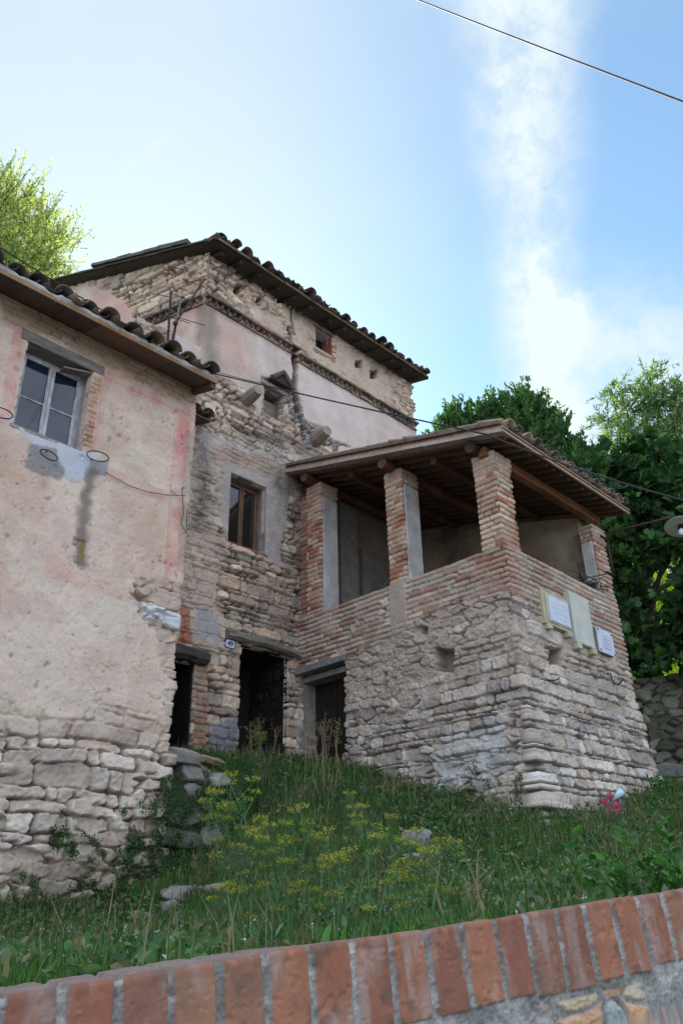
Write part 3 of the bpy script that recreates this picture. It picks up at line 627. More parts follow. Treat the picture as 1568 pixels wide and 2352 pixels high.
    stain([(520, 600), (700, 712), (790, 770), (900, 850)], 30, .72, 187); stain([(690, 720), (760, 760)], 30, .55, 188, srgb(64, 56, 54)); stain([(600, 645), (680, 720)], 22, .5, 189)
    stain([(850, 860), (870, 830)], 16, .45, 190)
    # rubble core laid bare beside the crack
    cr = polymask(px, py, [(664, 905), (680, 900), (700, 985), (740, 1000), (800, 1025), (700, 1030), (668, 960)], 4, 191, 7)
    hc, c2_, m2 = rubble(s, z, .12, .085, 192, [srgb(168, 160, 152), srgb(140, 130, 122), srgb(190, 182, 172)], srgb(112, 100, 90), amp=.05, bev=.03)
    col = mix(col, c2_, cr); h = h*(1-cr)+cr*(hc-.01)
    ck = segdist(px+3.5*fbm(px, py, .09, 3, 193), py, [(662, 755), (668, 800), (676, 845), (672, 900), (684, 945), (697, 985)])
    c_ = sst(7.0, 2.6, ck); h = h-.25*c_; col = mix(col, srgb(36, 30, 28), c_*.9)
    ck = segdist(px+3.5*fbm(px, py, .09, 3, 194), py, [(668, 690), (666, 740), (676, 770)]); c_ = sst(3.5, 1, ck); h = h-.08*c_; col = mix(col, srgb(60, 50, 46), c_*.8)
    # putlog holes and lost stones
    for (a, b, r_) in ((545, 665, 8), (592, 690, 7), (640, 690, 9), (822, 838, 8), (856, 862, 8), (683, 1363, 7), (612, 655, 7)):
        q = np.maximum(np.abs(px-a), np.abs(py-b))+2*fbm(px, py, .15, 2, int(a)); t = sst(r_+1.5, r_-1.5, q); h = h-.28*t; col = mix(col, srgb(60, 52, 46), t*.7)
    # interior of the loggia: the same wall, plastered
    ins = (s > 3.25+SOFF) & (z < 9.1) & (z > 3)
    ti = np.where(ins, 1., 0.); col = mix(col, srgb(164, 150, 130)*(1+.14*n1+.08*n2)[..., None], ti*.9); h = np.where(ins, .01+.006*n2, h)
    return h, col*C3(.97, .975, 1.03)
SOFF = 10.0-7.43+2.6-2.57   # placeholder, set below
TH = thing('tower_house', 'tall ruined stone house with cracked pink plaster tower and open doorway', 'house', (9, 11, 2.4))
X0 = 5.9; XE = 14.24; ZT = 12.93
SOFF = 10.13-X0-3.25+.10
d1 = (8.72, 9.86, 1.5, 4.40); w2 = (8.30, 9.20, 6.32, 7.80); w3 = (9.06, 9.62, 9.55, 10.28); w4 = (10.63, 11.17, 12.2, 12.78); nar = (7.05, 7.74, 1.5, 3.86)
hol = [(a-X0, b-X0, c, d) for a, b, c, d in (d1, w2, w3, w4, nar)]
# lower and tower facade share one sheet; above the lower roof the sheet ends at the tower's corner (x = 7.43)
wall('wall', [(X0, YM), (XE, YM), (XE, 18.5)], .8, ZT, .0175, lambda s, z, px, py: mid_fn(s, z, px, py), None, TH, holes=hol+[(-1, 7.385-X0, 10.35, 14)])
LD = unit((-.279, 1.0)); tl_end = np.array([7.43, YM])+LD*6.4
def towl_fn(s, z, px, py):
    n1 = fbm(s, z, 1.3, 4, 261); n2 = fbm(s, z, 6, 4, 262); n3 = fbm(s, z, 26, 3, 263)
    h, col, mo = stones(s, z, .15, .34, 265, STONEW, srgb(150, 134, 118), amp=.042, bev=.018, prot=.045); col = col*C3(1.0, .98, .96)
    P = sst(-4, 4, py-(690+(475-px)*.47)-6*fbm(px, py, .04, 3, 266)+4)
    P = np.maximum(P, polymask(px, py, [(160, 650), (250, 670), (310, 712), (312, 790), (160, 790)], 6, 267, 10))
    pc = mix(srgb(204, 180, 164), srgb(196, 160, 144), sst(-.3, .4, fbm(s, z, 1.2, 3, 268)))*(1+.08*n2)[..., None]
    pc = mix(pc, srgb(136, 118, 106), .7*sst(26, 4, segdist(px, py, [(470, 700), (466, 850)])+10*fbm(px, py, .03, 3, 182)))
    col = mix(col, pc, P); h = h*(1-P)+P*(.05+.006*n2)
    for (a, b, r_) in ((400, 625, 7), (275, 770, 7), (310, 785, 6), (430, 650, 6)):
        q = np.maximum(np.abs(px-a), np.abs(py-b)); t = sst(r_+1.5, r_-1.5, q); h = h-.2*t
    return h, col
TLW = wall('side_wall', [tuple(tl_end), tuple(np.array([7.43, YM])-LD*.05)], 8.2, 13.0, .021, towl_fn, None, TH, top=[(0, 14.5), (6.4, 13.0)])
# reveals and interiors
reveal('doorway_reveal', d1[0], d1[1], 1.5, d1[3], 1.1, YM+.03, 'y', mat('shade-coloured jamb stone', srgb(40, 36, 32), .95, srgb(22, 20, 18), scale=7, bump=1, dist=.04), TH)  # shade inside the openings is put into this stone colour
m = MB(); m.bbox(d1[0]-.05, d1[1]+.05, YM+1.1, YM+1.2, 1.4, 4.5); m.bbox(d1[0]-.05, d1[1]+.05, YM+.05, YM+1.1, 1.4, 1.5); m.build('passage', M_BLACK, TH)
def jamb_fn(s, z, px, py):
    h, c, m_ = stones(s, z, .20, .45, 301, STONEW, srgb(60, 52, 46), amp=.06, bev=.05, prot=.05); return h, c*.05  # stone colour cut almost to black, standing in for the passage's shade
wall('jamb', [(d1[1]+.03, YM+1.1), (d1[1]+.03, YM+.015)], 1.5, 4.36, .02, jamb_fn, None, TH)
rv = mat('grey reveal render', srgb(160, 156, 154), .9, srgb(130, 122, 116), scale=5)
reveal('window_reveal', *w2, .30, YM, 'y', rv, TH, eps=.03)
casement(TH, w2[0], w2[1], w2[2]+.01, w2[3]-.01, YM+.20, M_BROWNW, glass_mat('dusty dark glass', (.022, .019, .016)), bars=(), stiles=.06)
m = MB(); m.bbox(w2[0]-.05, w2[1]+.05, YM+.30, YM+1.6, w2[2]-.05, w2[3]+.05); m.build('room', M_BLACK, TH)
m = MB(); m.bbox(w2[0]+.07, (w2[0]+w2[1])/2-.06, YM+.215, YM+.225, w2[2]+.08, w2[3]-.5); tag(m.build('curtain', mat('red brown curtain', srgb(120, 70, 56), .95), TH), 'red brown cloth behind the left pane')
m = MB(); m.box((w2[0]-.03, YM-.05, w2[2]-.05), (w2[1]-w2[0]+.1, 0, -.0), (0, .3, 0), (0, 0, .05), srgb(150, 96, 76), .004); m.build('window_sill', M_CLAY, TH)
reveal('hatch_reveal', *w3, .35, YM, 'y', M_GREYP, TH, eps=.04)
m = MB()
for i in range(4): m.bbox(w3[0], w3[1], YM+.20+.004*(i % 2), YM+.23, w3[2]+i*.145, w3[2]+(i+1)*.145-.01, srgb(132, 118, 102), .003)
m.build('hatch_board', M_WOODA, TH)
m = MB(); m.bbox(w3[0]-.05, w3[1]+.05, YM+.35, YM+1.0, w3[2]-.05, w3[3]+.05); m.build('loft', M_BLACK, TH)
m = MB(); m.bbox(w3[0]-.10, w3[1]+.14, YM-.08, YM+.25, w3[3]-.01, w3[3]+.12, jit=.012); m.build('lintel', M_GREYP, TH, bevel=.012)
m = MB(); a = np.array([w3[0]+.05, YM-.22, w3[3]+.13]); m.add([a, a+[.62, .0, -.02], a+[.34, 0, .28], a+[0, .3, 0], a+[.62, .3, -.02], a+[.34, .3, .28]], [(0, 1, 2), (5, 4, 3), (0, 2, 5, 3), (2, 1, 4, 5), (1, 0, 3, 4)], srgb(60, 54, 50)); 
for s_ in (0, 1):
    p = a+[0, -.02, .0] if s_ == 0 else a+[.66, -.02, -.04]; q = a+[.34, -.02, .30]; m.tube([p, q], .055, 6, srgb(92, 84, 76)); m.tube([p+[0, .2, 0], q+[0, .2, 0]], .055, 6, srgb(78, 72, 66))
m.build('hatch_canopy', M_CLAY, TH)
reveal('attic_reveal', *w4, .35, YM, 'y', M_CLAY, TH, eps=.03)
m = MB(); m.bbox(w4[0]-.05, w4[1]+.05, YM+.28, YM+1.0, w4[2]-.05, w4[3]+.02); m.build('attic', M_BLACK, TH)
m = MB()
for i in range(7): m.bbox(w4[1]-.01, w4[1]+.15+.03*(i % 2), YM-.035, YM+.26, w4[2]-.06+i*.09, w4[2]-.06+i*.09+.075, srgb(168, 104, 80)*RNG.uniform(.8, 1.1), .006)
for i in range(7): m.bbox(w4[0]-.12, w4[0]+.005, YM-.03, YM+.1, w4[2]-.06+i*.09, w4[2]-.06+i*.09+.075, srgb(172, 124, 100)*RNG.uniform(.8, 1.1), .006)
m.bbox(w4[0]-.08, w4[1]+.12, YM-.04, YM+.2, w4[2]-.16, w4[2]-.07, srgb(150, 124, 104), .006)
m.bbox(w4[0]-.1, w4[1]+.1, YM-.045, YM+.2, w4[3]-.0, w4[3]+.07, srgb(96, 84, 72), .006)
m.build('brick_surround', M_CLAY, TH)
# narrow opening beside the left house
reveal('side_opening_reveal', nar[0]+.02, nar[1]-.035, nar[2], nar[3], .9, YM, 'y', MATS['shade-coloured jamb stone'], TH, eps=-.02)
m = MB(); m.bbox(nar[0]-.1, nar[1]+.1, YM+.85, YM+.95, 1.5, 4.); m.build('blocked_back', mat('dim rubble', srgb(96, 86, 76), .95, srgb(50, 44, 40), scale=5, bump=1, dist=.05), TH)
def beam(name, parent, p0, p1, w, hgt, material, seed=1, col=srgb(110, 104, 98), sag=0.):
    """old squared timber, slightly crooked"""
    m = MB(); p0 = np.asarray(p0, float); p1 = np.asarray(p1, float); t = unit(p1-p0); sd_ = np.cross(t, [0, 0, 1]); sd_ = unit(sd_); upv = np.cross(sd_, t); rg = np.random.default_rng(seed); n = 9; ring = []
    vs = []; fs = []; k = 8
    for i in range(n):
        q = i/(n-1); c = p0+(p1-p0)*q+upv*(-sag*math.sin(PI*q)+rg.uniform(-.012, .012)*hgt*6)
        for j in range(k):
            a = 2*PI*(j+.5)/k; x = math.copysign(min(abs(math.cos(a))*1.25, 1), math.cos(a))*w/2; y = math.copysign(min(abs(math.sin(a))*1.25, 1), math.sin(a))*hgt/2
            vs.append(c+sd_*x*rg.uniform(.92, 1.05)+upv*y*rg.uniform(.9, 1.08))
    for i in range(n-1):
        for j in range(k): fs.append((i*k+j, i*k+(j+1) % k, (i+1)*k+(j+1) % k, (i+1)*k+j))
    fs.append(tuple(range(k))[::-1]); fs.append(tuple((n-1)*k+j for j in range(k)))
    m.add(vs, fs, col); return m.build(name, material, parent)
tag(beam('door_lintel', TH, (8.35, YM-.02, 4.50), (10.12, YM-.02, 4.46), .26, .17, M_GREYW, 4, sag=-.05), 'long warped grey timber over the dark doorway')
tag(beam('door_lintel', TH, (7.0, YM-.08, 3.97), (7.93, YM-.04, 3.96), .30, .24, mat('charred timber', srgb(86, 80, 78), .9, srgb(44, 40, 38), scale=10, stretch=(.3, 2, 2), bump=.9), 5), 'short charred timber over the narrow opening')
def bracket(name, p0, p1, r, seed):
    m = MB(); p0 = np.asarray(p0, float); p1 = np.asarray(p1, float); rg = np.random.default_rng(seed)
    pts = [p0+(p1-p0)*t for t in np.linspace(0, 1, 6)]; m.tube(pts, [r*1.05, r, r*1.05, r, r*.95, r*.8], 9, srgb(150, 138, 126))
    return m.build(name, M_ROCK, TH, smooth=False)
bracket('beam_stub', (8.60, YM+.1, 9.62), (8.50, YM-.55, 9.62), .14, 1)
bracket('beam_stub', (10.62, YM+.1, 9.52), (10.52, YM-.5, 9.55), .15, 2)
bracket('beam_stub', (7.1, 13.7, 13.3), (6.6, 13.5, 13.25), .17, 2)
# saw-tooth cornice round the tower
def cornice(pA, pB, z0, seed):
    m = MB(); pA = np.asarray(pA, float); pB = np.asarray(pB, float); d = pB-pA; L = np.linalg.norm(d); d /= L; n = np.array([d[1], -d[0]]); rg = np.random.default_rng(seed)
    def bx(s0, s1, o0, o1, za, zb, c): 
        a = pA+d*s0+n*o0; m.box((a[0], a[1], za), (*(d*(s1-s0)), 0), (*(n*(o1-o0)), 0), (0, 0, zb-za), c, .006)
    s = 0
    while s < L-.02:
        w = min(.30, L-s); c = palette([srgb(128, 112, 98), srgb(150, 122, 104), srgb(104, 94, 84), srgb(84, 78, 72)], np.array([rg.random()]))[0]
        if rg.random() > .04: bx(s+.004, s+w-.004, -.05, .085, z0, z0+.045, c*.9)
        if rg.random() > .06: bx(s+.004, s+w-.004, -.05, .17, z0+.165, z0+.215, c)
        s += .30
    s = .02
    while s < L-.16:
        a = pA+d*s; c = srgb(120, 106, 94)*rg.uniform(.7, 1.2)
        if rg.random() > .07:
            b = pA+d*(s+.075)+n*.15; e = pA+d*(s+.15)
            lo, hi = z0+.052+rg.uniform(-.004, .004), z0+.16
            m.add([(*(a-n*.03), lo), (*b, lo), (*(e-n*.03), lo), (*(a-n*.03), hi), (*b, hi), (*(e-n*.03), hi)], [(0, 1, 2), (5, 4, 3), (0, 3, 4, 1), (1, 4, 5, 2), (2, 5, 3, 0)], c)
        s += .165
    return m.build('cornice', M_CLAY, TH)
cornice((7.38, YM), (10.02, YM), 11.52, 1); cornice((10.02, YM), (XE+.05, YM), 11.40, 2); cornice(tuple(np.array([7.43, YM])+LD*6), (7.43, YM), 11.52, 3)
# tower roof: eave over the front, verge over the left side
tz = 12.95; tY = YM-.50; TS = .25; TU = unit((0, 1, TS))
DRK = [srgb(78, 68, 60), srgb(62, 54, 48), srgb(92, 78, 66), srgb(52, 46, 42)]
trf = tile_roof('roof', TH, (7.30, tY-.05, tz+.02), (1, 0, 0), TU, XE-7.30+.12, 7.2, pitch=.31, tl=.55, seed=9, pal=CLAYD, jit=.05, ragged=.12)
soffit('eave_board', trf, 7.22, XE+.22, tY+.02, tz, TS, 7., .028, DRK, .85, 6)
m = MB(); rg = np.random.default_rng(8); x = 7.3
while x < XE+.15:
    w = min(rg.uniform(.7, 1.4), XE+.2-x)
    if rg.random() > .08: m.box((x, tY-.02+rg.uniform(-.015, .015), tz-.015), (w-.03, 0, rg.uniform(-.02, .02)), (0, .03, 0), (0, 0, .06), srgb(112, 98, 84)*rg.uniform(.7, 1.1), .004)
    x += w
m.build('eave_edge', M_WOODA, trf)
for i in range(13):
    x = 7.5+i*.55+rg.uniform(-.1, .1); m = MB(); r_ = rg.uniform(.05, .07)
    m.tube([(x, tY+.08+rg.uniform(0, .12), tz-.055), (x+rg.uniform(-.03, .03), YM+.6, tz-.055+TS*1.15)], [r_*.9, r_], 7, srgb(70, 60, 52)*rg.uniform(.8, 1.2)); m.build('rafter', M_WOODA, trf)
m = MB()                                                                # verge courses along the left slope, running back up over the side wall
vb = np.array([7.43, YM])-np.array([1, .279])/math.hypot(1, .279)*.28
for i in range(16):
    s = -.45+i*.42; p = vb+LD*s; zz = tz+.02+max(-.2, (p[1]-tY))*TS; up3 = np.array([LD[0], LD[1], TS]); nn = np.array([1, .279, 0])/1.038
    m.box((*p, zz), up3*.45, nn*.45, (0, 0, .035), srgb(74, 66, 58)*RNG.uniform(.7, 1.2), .008)
    m.box((*(p+np.array([.02, 0])), zz+.04), up3*.45, nn*.4, (0, 0, .03), srgb(110, 84, 70)*RNG.uniform(.6, 1.1), .01)
    if 1 < i < 9:
        q = (*(p-np.array([.02, 0])), zz+.10); m.box(q, up3*.44, nn*.30, (0, 0, .10), srgb(96, 92, 82)*RNG.uniform(.7, 1.1), .012)
m.build('verge_tile', M_CLAY, trf)
m = MB(); a = vb+LD*(-.4); b = vb+LD*6.5
m.add([(a[0], a[1], tz-.01), (b[0], b[1], tz-.01+(b[1]-tY)*TS), (XE+.2, b[1], tz-.01+(b[1]-tY)*TS), (XE+.2, a[1], tz-.01)], [(0, 1, 2, 3)], DRK[0]); m.build('roof_boarding', M_WOODA, trf)

# ------------------------------------------------------------ LOGGIA (brick-pillared porch on a battered stone base)
XC = 13.74
def por_fn(s, z, px, py):
    n1 = fbm(s, z, 1.3, 4, 361); n2 = fbm(s, z, 6, 4, 362); n3 = fbm(s, z, 26, 3, 363)
    fr = s < (YM-YP)
    hs_, cs_, ms_ = stones(s, z, .135, .27, 401, STONE, srgb(172, 156, 142), amp=.045, bev=.018, prot=.045)
    hr_, cr_, mr_ = rubble(s, z, .30, .13, 405, STONE, srgb(182, 162, 148), amp=.035, bev=.016, prot=.05)
    k = np.where(fr, sst(-.15, .2, fbm(s, z, .9, 3, 406)+.12), 0); h = hs_*(1-k)+hr_*k; col = mix(cs_, cr_, k)
    # heavy mortar between: fades downwards
    mz = sst(2.7, 3.9, z+.5*n1)*sst(4.9, 4.2, z); mz = mz*(.55+.45*sst(-.3, .3, fbm(s, z, 2, 3, 407)))
    mc = mix(srgb(190, 166, 150), srgb(170, 146, 130), sst(-.4, .4, n2))*(1+.14*n3+.1*n2)[..., None]
    mz = np.clip(mz+np.where(fr, .45, .12)*sst(-.1, .4, fbm(s, z, 1.4, 3, 419)), 0, 1)*(z < 4.9)
    h = h*(1-.5*mz)+mz*(.015+.02*n2+.014*n3+.012*fbm(s, z, 14, 3, 420)); col = mix(col, mc, mz*.7)
    wh = np.where(fr, polymask(px, py, [(1020, 1700), (1170, 1640), (1180, 1790), (1010, 1830)], 20, 408, 26, .02), 0); col = mix(col, srgb(186, 186, 188)*(1+.14*n2)[..., None], wh*.6)
    # brick zone: edge follows the photograph (stepped, ragged)
    if True:
        bn = np.where(fr, 4.12+.35*sst(1.6, 3.6, s)+.12*fbm(s, z, 1.8, 3, 409), 4.36+.28*sst(5.0, 7.2, s)*0+.16*fbm(s, z, 1.5, 3, 410)-.5*sst(7.6, 8.3, s))
        dg = np.where(fr, polymask(px, py, [(690, 1495), (690, 1370), (905, 1290), (905, 1440), (780, 1500)], 5, 411, 8), 0)
        b = np.maximum(sst(-.03, .03, z-bn), dg)
        bias = np.where(fr, .0, .0)+.75*sst(.9, .1, np.abs(s-(YM-YP)))*sst(4.0, 4.5, z)
        pal = [srgb(184, 152, 134), srgb(188, 164, 148), srgb(190, 162, 142), srgb(182, 164, 150), srgb(198, 176, 156), srgb(180, 142, 122), srgb(188, 154, 134), srgb(170, 116, 94)]
        hb, cb_, mb = bricks(s, z, .093, .33, 415, pal, srgb(172, 160, 148), amp=.03, ragged=1.1)
        redd = np.clip(bias+.15*sst(.1, .4, fbm(s, z, 1.7, 3, 416)), 0, 1)*(1-mb); cb_ = mix(cb_, srgb(168, 104, 84)*(1+.2*n3)[..., None], redd*.65)
        hb = hb*(1-.3*sst(0, .5, n1)); st = sst(.30, .42, fbm(s, z, 2.6, 3, 418))*np.where(fr, .9, .45)*sst(5.1, 4.9, z)
        hb = hb*(1-st)+st*(h*.8); cb_ = mix(cb_, col*C3(1.05, 1.05, 1.05), st)
        h = h*(1-b)+b*(hb+.015); col = mix(col, cb_, b)
    cap = sst(5.13, 5.19, z); col = mix(col, srgb(164, 150, 138)*(1+.2*n2)[..., None], cap*.5)
    # rendered strip below the second pillar
    ps = np.where(fr, sst(.02, -.02, np.abs(z*0+s-(YM-8.40))-.19+.02*n2)*sst(4.25, 4.5, z+.1*n2), 0); col = mix(col, srgb(176, 154, 142)*(1+.1*n2)[..., None], ps*.85); h = h*(1-ps)+ps*.045
    # corner worn round
    # putlog holes, slits
    for (a, b_, rx, ry) in ((1022, 1517, 22, 26), (1273, 1508, 15, 20), (884, 1565, 5, 22), (908, 1825, 7, 12), (1448, 1420, 3, 3), (975, 1448, 8, 9)):
        q = np.maximum(np.abs(px-a)/rx, np.abs(py-b_-(.12*(px-a) if px is not None else 0))/ry)+.10*fbm(px, py, .12, 2, int(a)); t = sst(1.06, .92, q); dp = .30 if rx > 9 else .12
        h = h*(1-t)-dp*t; col = mix(col, srgb(130, 114, 100), t*.6)
    col = col*C3(.98, 1.02, 1.0)*1.04; col = mix(col, np.repeat(col.mean(-1, keepdims=True), 3, -1)*C3(1.06, .99, .93), np.full(z.shape, .22))
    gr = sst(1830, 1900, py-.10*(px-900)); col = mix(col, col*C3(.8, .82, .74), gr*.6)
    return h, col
PH = thing('loggia', 'open porch with brick pillars and lean-to roof on a rough stone and brick base', 'porch', (10.2, 6.2, 1.2))
dY0, dY1 = 9.74, 10.97                                                   # doorway in the front (y range)
wall('wall', [(XP, YM+.02), (XP, YP), (XC, YP), (XC, YM)], .2, 5.2, .0125, por_fn, None, PH, holes=[(YM+.02-dY1, YM+.02-dY0, 1.0, 4.10)],
     batter=lambda z: .10*np.clip(3.3-z, 0, 4)**1.35, thick=.0)
m = MB(); t_ = .36                                                       # inner faces and floor of the loggia
m.bbox(XP+t_, XP+t_+.02, YP+t_, YM, 4.0, 5.195); m.bbox(XP+t_, XC-t_, YP+t_, YP+t_+.02, 4.0, 5.195)
m.bbox(XP-.005, XP+t_, YP+.0, YM, 5.185, 5.2); m.bbox(XP+t_, XC, YP-.005, YP+t_, 5.185, 5.2)
m.build('parapet_top', mat('dusty coping', srgb(164, 148, 134), .95, srgb(120, 106, 96), scale=9, bump=.8), PH)
m = MB(); m.bbox(XP+.1, XC, YP+.1, YM, 3.95, 4.05); m.build('floor', M_GREYP, PH)
m = MB(); m.bbox(XC-.25, XC-.02, YP+.35, YM, 4.05, 6.6); m.add([(XC-.25, YP+.35, 6.6), (XC-.25, YM, 6.6), (XC-.25, YM, 8.2), (XC-.25, YP+.35, 6.95), (XC-.02, YP+.35, 6.6), (XC-.02, YM, 6.6), (XC-.02, YM, 8.2), (XC-.02, YP+.35, 6.95)], [(0, 3, 2, 1), (4, 5, 6, 7), (0, 4, 7, 3), (3, 7, 6, 2)]); m.build('end_wall', M_TANP, PH)
# doorway
m = MB(); m.bbox(XP+.0, XP+.5, dY1, dY1+.06, 1.0, 4.08); m.build('door_jamb', M_GREYP, PH)
m = MB(); m.bbox(XP+.03, XP+.5, dY0-.2, dY0-.0, 1.0, 4.08); m.bbox(XP+.03, XP+.5, dY0-.05, dY1+.05, 4.09, 4.2); m.build('doorway_reveal', MATS['shade-coloured jamb stone'], PH)
for i in range(6):
    pass
m = MB(); nP = 6
for i in range(nP): w = (dY1-dY0)/nP; m.bbox(XP+.42+.003*(i % 2), XP+.46, dY0+i*w+.004, dY0+(i+1)*w-.004, 1.0, 4.09, jit=.002)
m.build('plank_door', mat('dark brown planks', srgb(52, 42, 37), .85, srgb(30, 25, 23), scale=8, stretch=(1, 2, .3)), PH)
m = MB(); m.bbox(XP-.10, XP+.5, dY0-.05, YM+.03, 4.08, 4.19, jit=.01); tag(m.build('door_lintel', mat('grey slab', srgb(150, 148, 148), .9, srgb(104, 100, 98), scale=8), PH, bevel=.01), 'flat grey slab over the right-hand doorway')
# pillars: displaced brick shells
def pillar(name, x0, x1, y0, y1, z0, z1, seed, white=None, label=None):
    pal = [srgb(186, 150, 128), srgb(196, 168, 144), srgb(176, 128, 106), srgb(190, 160, 138), srgb(170, 112, 90), srgb(202, 182, 160)]
    per = 2*(x1-x0)+2*(y1-y0)
    def fn(s, z, px, py):
        h, c, mo = bricks(s, z, .098, .30, seed, pal, srgb(166, 152, 138), amp=.022, ragged=.6)
        k = sst(z1-.32, z1-.28, z); h = h+.02*k; c = mix(c, srgb(186, 170, 154)*(1+.12*fbm(s, z, 9, 3, seed))[..., None], k*.55)
        sm = sst(.15, .45, fbm(s, z, 2, 3, seed+5)); c = mix(c, srgb(186, 158, 142), sm*.5); h = h-.006*sm
        return h, c
    o = wall(name, [(x0, y1), (x0, y0), (x1, y0), (x1, y1), (x0, y1)], z0, z1, .0125, fn, None, PH)
    if label: tag(o, label)
    m = MB(); m.bbox(x0-.01, x1+.01, y0-.01, y1+.01, z1-.02, z1); m.build('pillar_cap', M_CLAY, o)
    if white == 'y':
        m = MB(); m.bbox(x0+.035, x1+.01, y0-.045, y0-.008, z0, z1-.34, jit=.004); m.build('render_facing', M_WHITEP, o, bevel=.006)
    if white == 'x':
        m = MB(); m.bbox(x0-.045, x0-.008, y0+.03, y1, z0, z1-.34, jit=.004); m.build('render_facing', M_WHITEP, o, bevel=.006)
    return o
pillar('pillar', XP+.0, XP+.42, 10.34, 10.72, 5.17, 8.02, 501, 'y', 'tall pillar nearest the house with white rendered side')
pillar('pillar', XP+.0, XP+.42, 8.20, 8.58, 5.1, 7.46, 502, 'y', 'second pillar with one white rendered side')
pillar('pillar', XP-.03, XP+.42, YP+.0, YP+.40, 5.18, 6.93, 503, None, 'bare brick corner pillar')
pillar('pillar', XC-.42, XC, YP+.0, YP+.25, 4.95, 6.62, 504, 'x', 'far end pillar with white rendered inner side')
m = MB(); m.bbox(11.15, 11.68, YM-.22, YM-.03, 4.05, 8.2); m.bbox(11.95, 13.6, YM-.14, YM-.03, 4.05, 7.25); m.build('wall_pier', M_GREYP, PH)
# rough stub wall between first pillar and the house
m = MB()
for i in range(26): m.bbox(XP+.03+RNG.uniform(-.01, .01), XP+.36, 10.74, YM+.01, 5.2+i*.105, 5.2+i*.105+.092, palette([srgb(170, 128, 108), srgb(150, 112, 94), srgb(176, 150, 130)], np.array([RNG.random()]))[0]*.9, .006)
m.build('brick_toothing', M_CLAY, PH)
# roof
rz = lambda y: 7.00+(y-5.78)*.268
RU = unit((0, 1, .268)); rx0 = 9.74; rx1 = 14.12; ry0 = 5.75; ry1 = 11.1
rdep = (ry1-ry0)*1.035
prf = tile_roof('roof', PH, (rx0+.12, ry0-.02, rz(ry0)+.13), (1, 0, 0), RU, rx1-rx0-.12, rdep-.2, pitch=.29, seed=14, pal=[srgb(150, 134, 120), srgb(130, 112, 98), srgb(170, 140, 120), srgb(110, 100, 92)], jit=.02, ragged=.03)
m = MB(); nb_ = 11; rg = np.random.default_rng(31)
y = ry0
while y < ry1-.01:                                                       # flat clay tiles laid on the joists
    w = min(.30, ry1-y); x = rx0
    while x < rx1-.01:
        ww = min(.62, rx1-x); c = palette([srgb(104, 88, 78), srgb(92, 80, 72), srgb(116, 96, 82)], np.array([rg.random()]))[0]*rg.uniform(.8, 1.1)
        m.box((x+.002, y+.002, rz(y)+.0), (ww-.004, 0, 0), (0, w-.004, (w-.004)*.268), (0, 0, .03), c); x += .62
    y += .30
m.build('underside_tile', M_CLAY, prf)
m = MB()
for (dz0, dz1, dx, c) in ((-.035, .0, .0, srgb(158, 146, 136)), (.005, .055, .03, srgb(176, 146, 130)), (.06, .12, .06, srgb(160, 136, 122)), (.125, .185, .02, srgb(112, 96, 84))):
    y = ry0-.02
    while y < ry1+.1:
        w = min(.42 if dz0 > 0 else 1.6, ry1+.1-y); m.box((rx0-.03+dx-.02*(dz0 > .1), y+.004, rz(y)+dz0), (.26, 0, 0), (0, w-.008, (w-.008)*.268), (0, 0, dz1-dz0), c*rg.uniform(.85, 1.12), .004); y += w
m.build('verge_course', M_CLAY, prf)
for (dz, dy, hh, c) in ((-.03, -.02, .05, srgb(164, 134, 110)), (.03, -.035, .04, srgb(142, 116, 98))):
    m = MB(); m.box((rx0, ry0+dy-.02, rz(ry0)+dz), (rx1-rx0+.02, 0, 0), (0, .04, 0), (0, 0, hh), c, .004); m.build('eave_edge', M_WOODA, prf, bevel=.004)
for i in range(17):                                                      # joists running down the slope
    x = rx0+.16+i*.255
    m = MB(); m.box((x, ry0+.05, rz(ry0+.05)-.075), (.06, 0, 0), (0, ry1-ry0-.05, (ry1-ry0-.05)*.268), (0, 0, .072), srgb(104, 84, 68)*rg.uniform(.8, 1.15), .003); m.build('joist', M_WOODA, prf)
def logbeam(p0, p1, r, material, label=None):
    m = MB(); p0 = np.asarray(p0, float); p1 = np.asarray(p1, float); pts = [p0+(p1-p0)*t+np.array([0, .015*math.sin(5*t), .01*math.sin(7*t)]) for t in np.linspace(0, 1, 9)]
    m.tube(pts, r, 12); o = m.build('beam', material, prf, smooth=False)
    if label: tag(o, label)
    return o
M_LOG = mat('dark red log', srgb(120, 78, 56), .7, srgb(66, 44, 36), scale=6, stretch=(.3, 2, 2))
logbeam((9.83, 10.52, 8.11), (13.6, 10.52, 8.11), .105, M_LOG); logbeam((9.83, 8.39, 7.54), (13.6, 8.39, 7.54), .105, M_LOG)
logbeam((9.83, 6.42, 7.02), (10.4, 6.42, 7.02), .11, M_WOODD)
m = MB(); m.box((10.0, YP+.06, 6.86), (3.92, 0, -.0), (0, .17, 0), (0, 0, .17), srgb(170, 110, 70), .008); tag(m.build('beam', M_OCHRE, prf, bevel=.015), 'orange squared timber along the right side')
for y in (7.4, 9.45):
    logbeam((10.1, y, rz(y)-.16), (13.6, y, rz(y)-.16), .07, M_LOG)
m = MB(); m.bbox(XP+.02, XP+.3, 10.42, 10.62, 8.0, 8.06); 
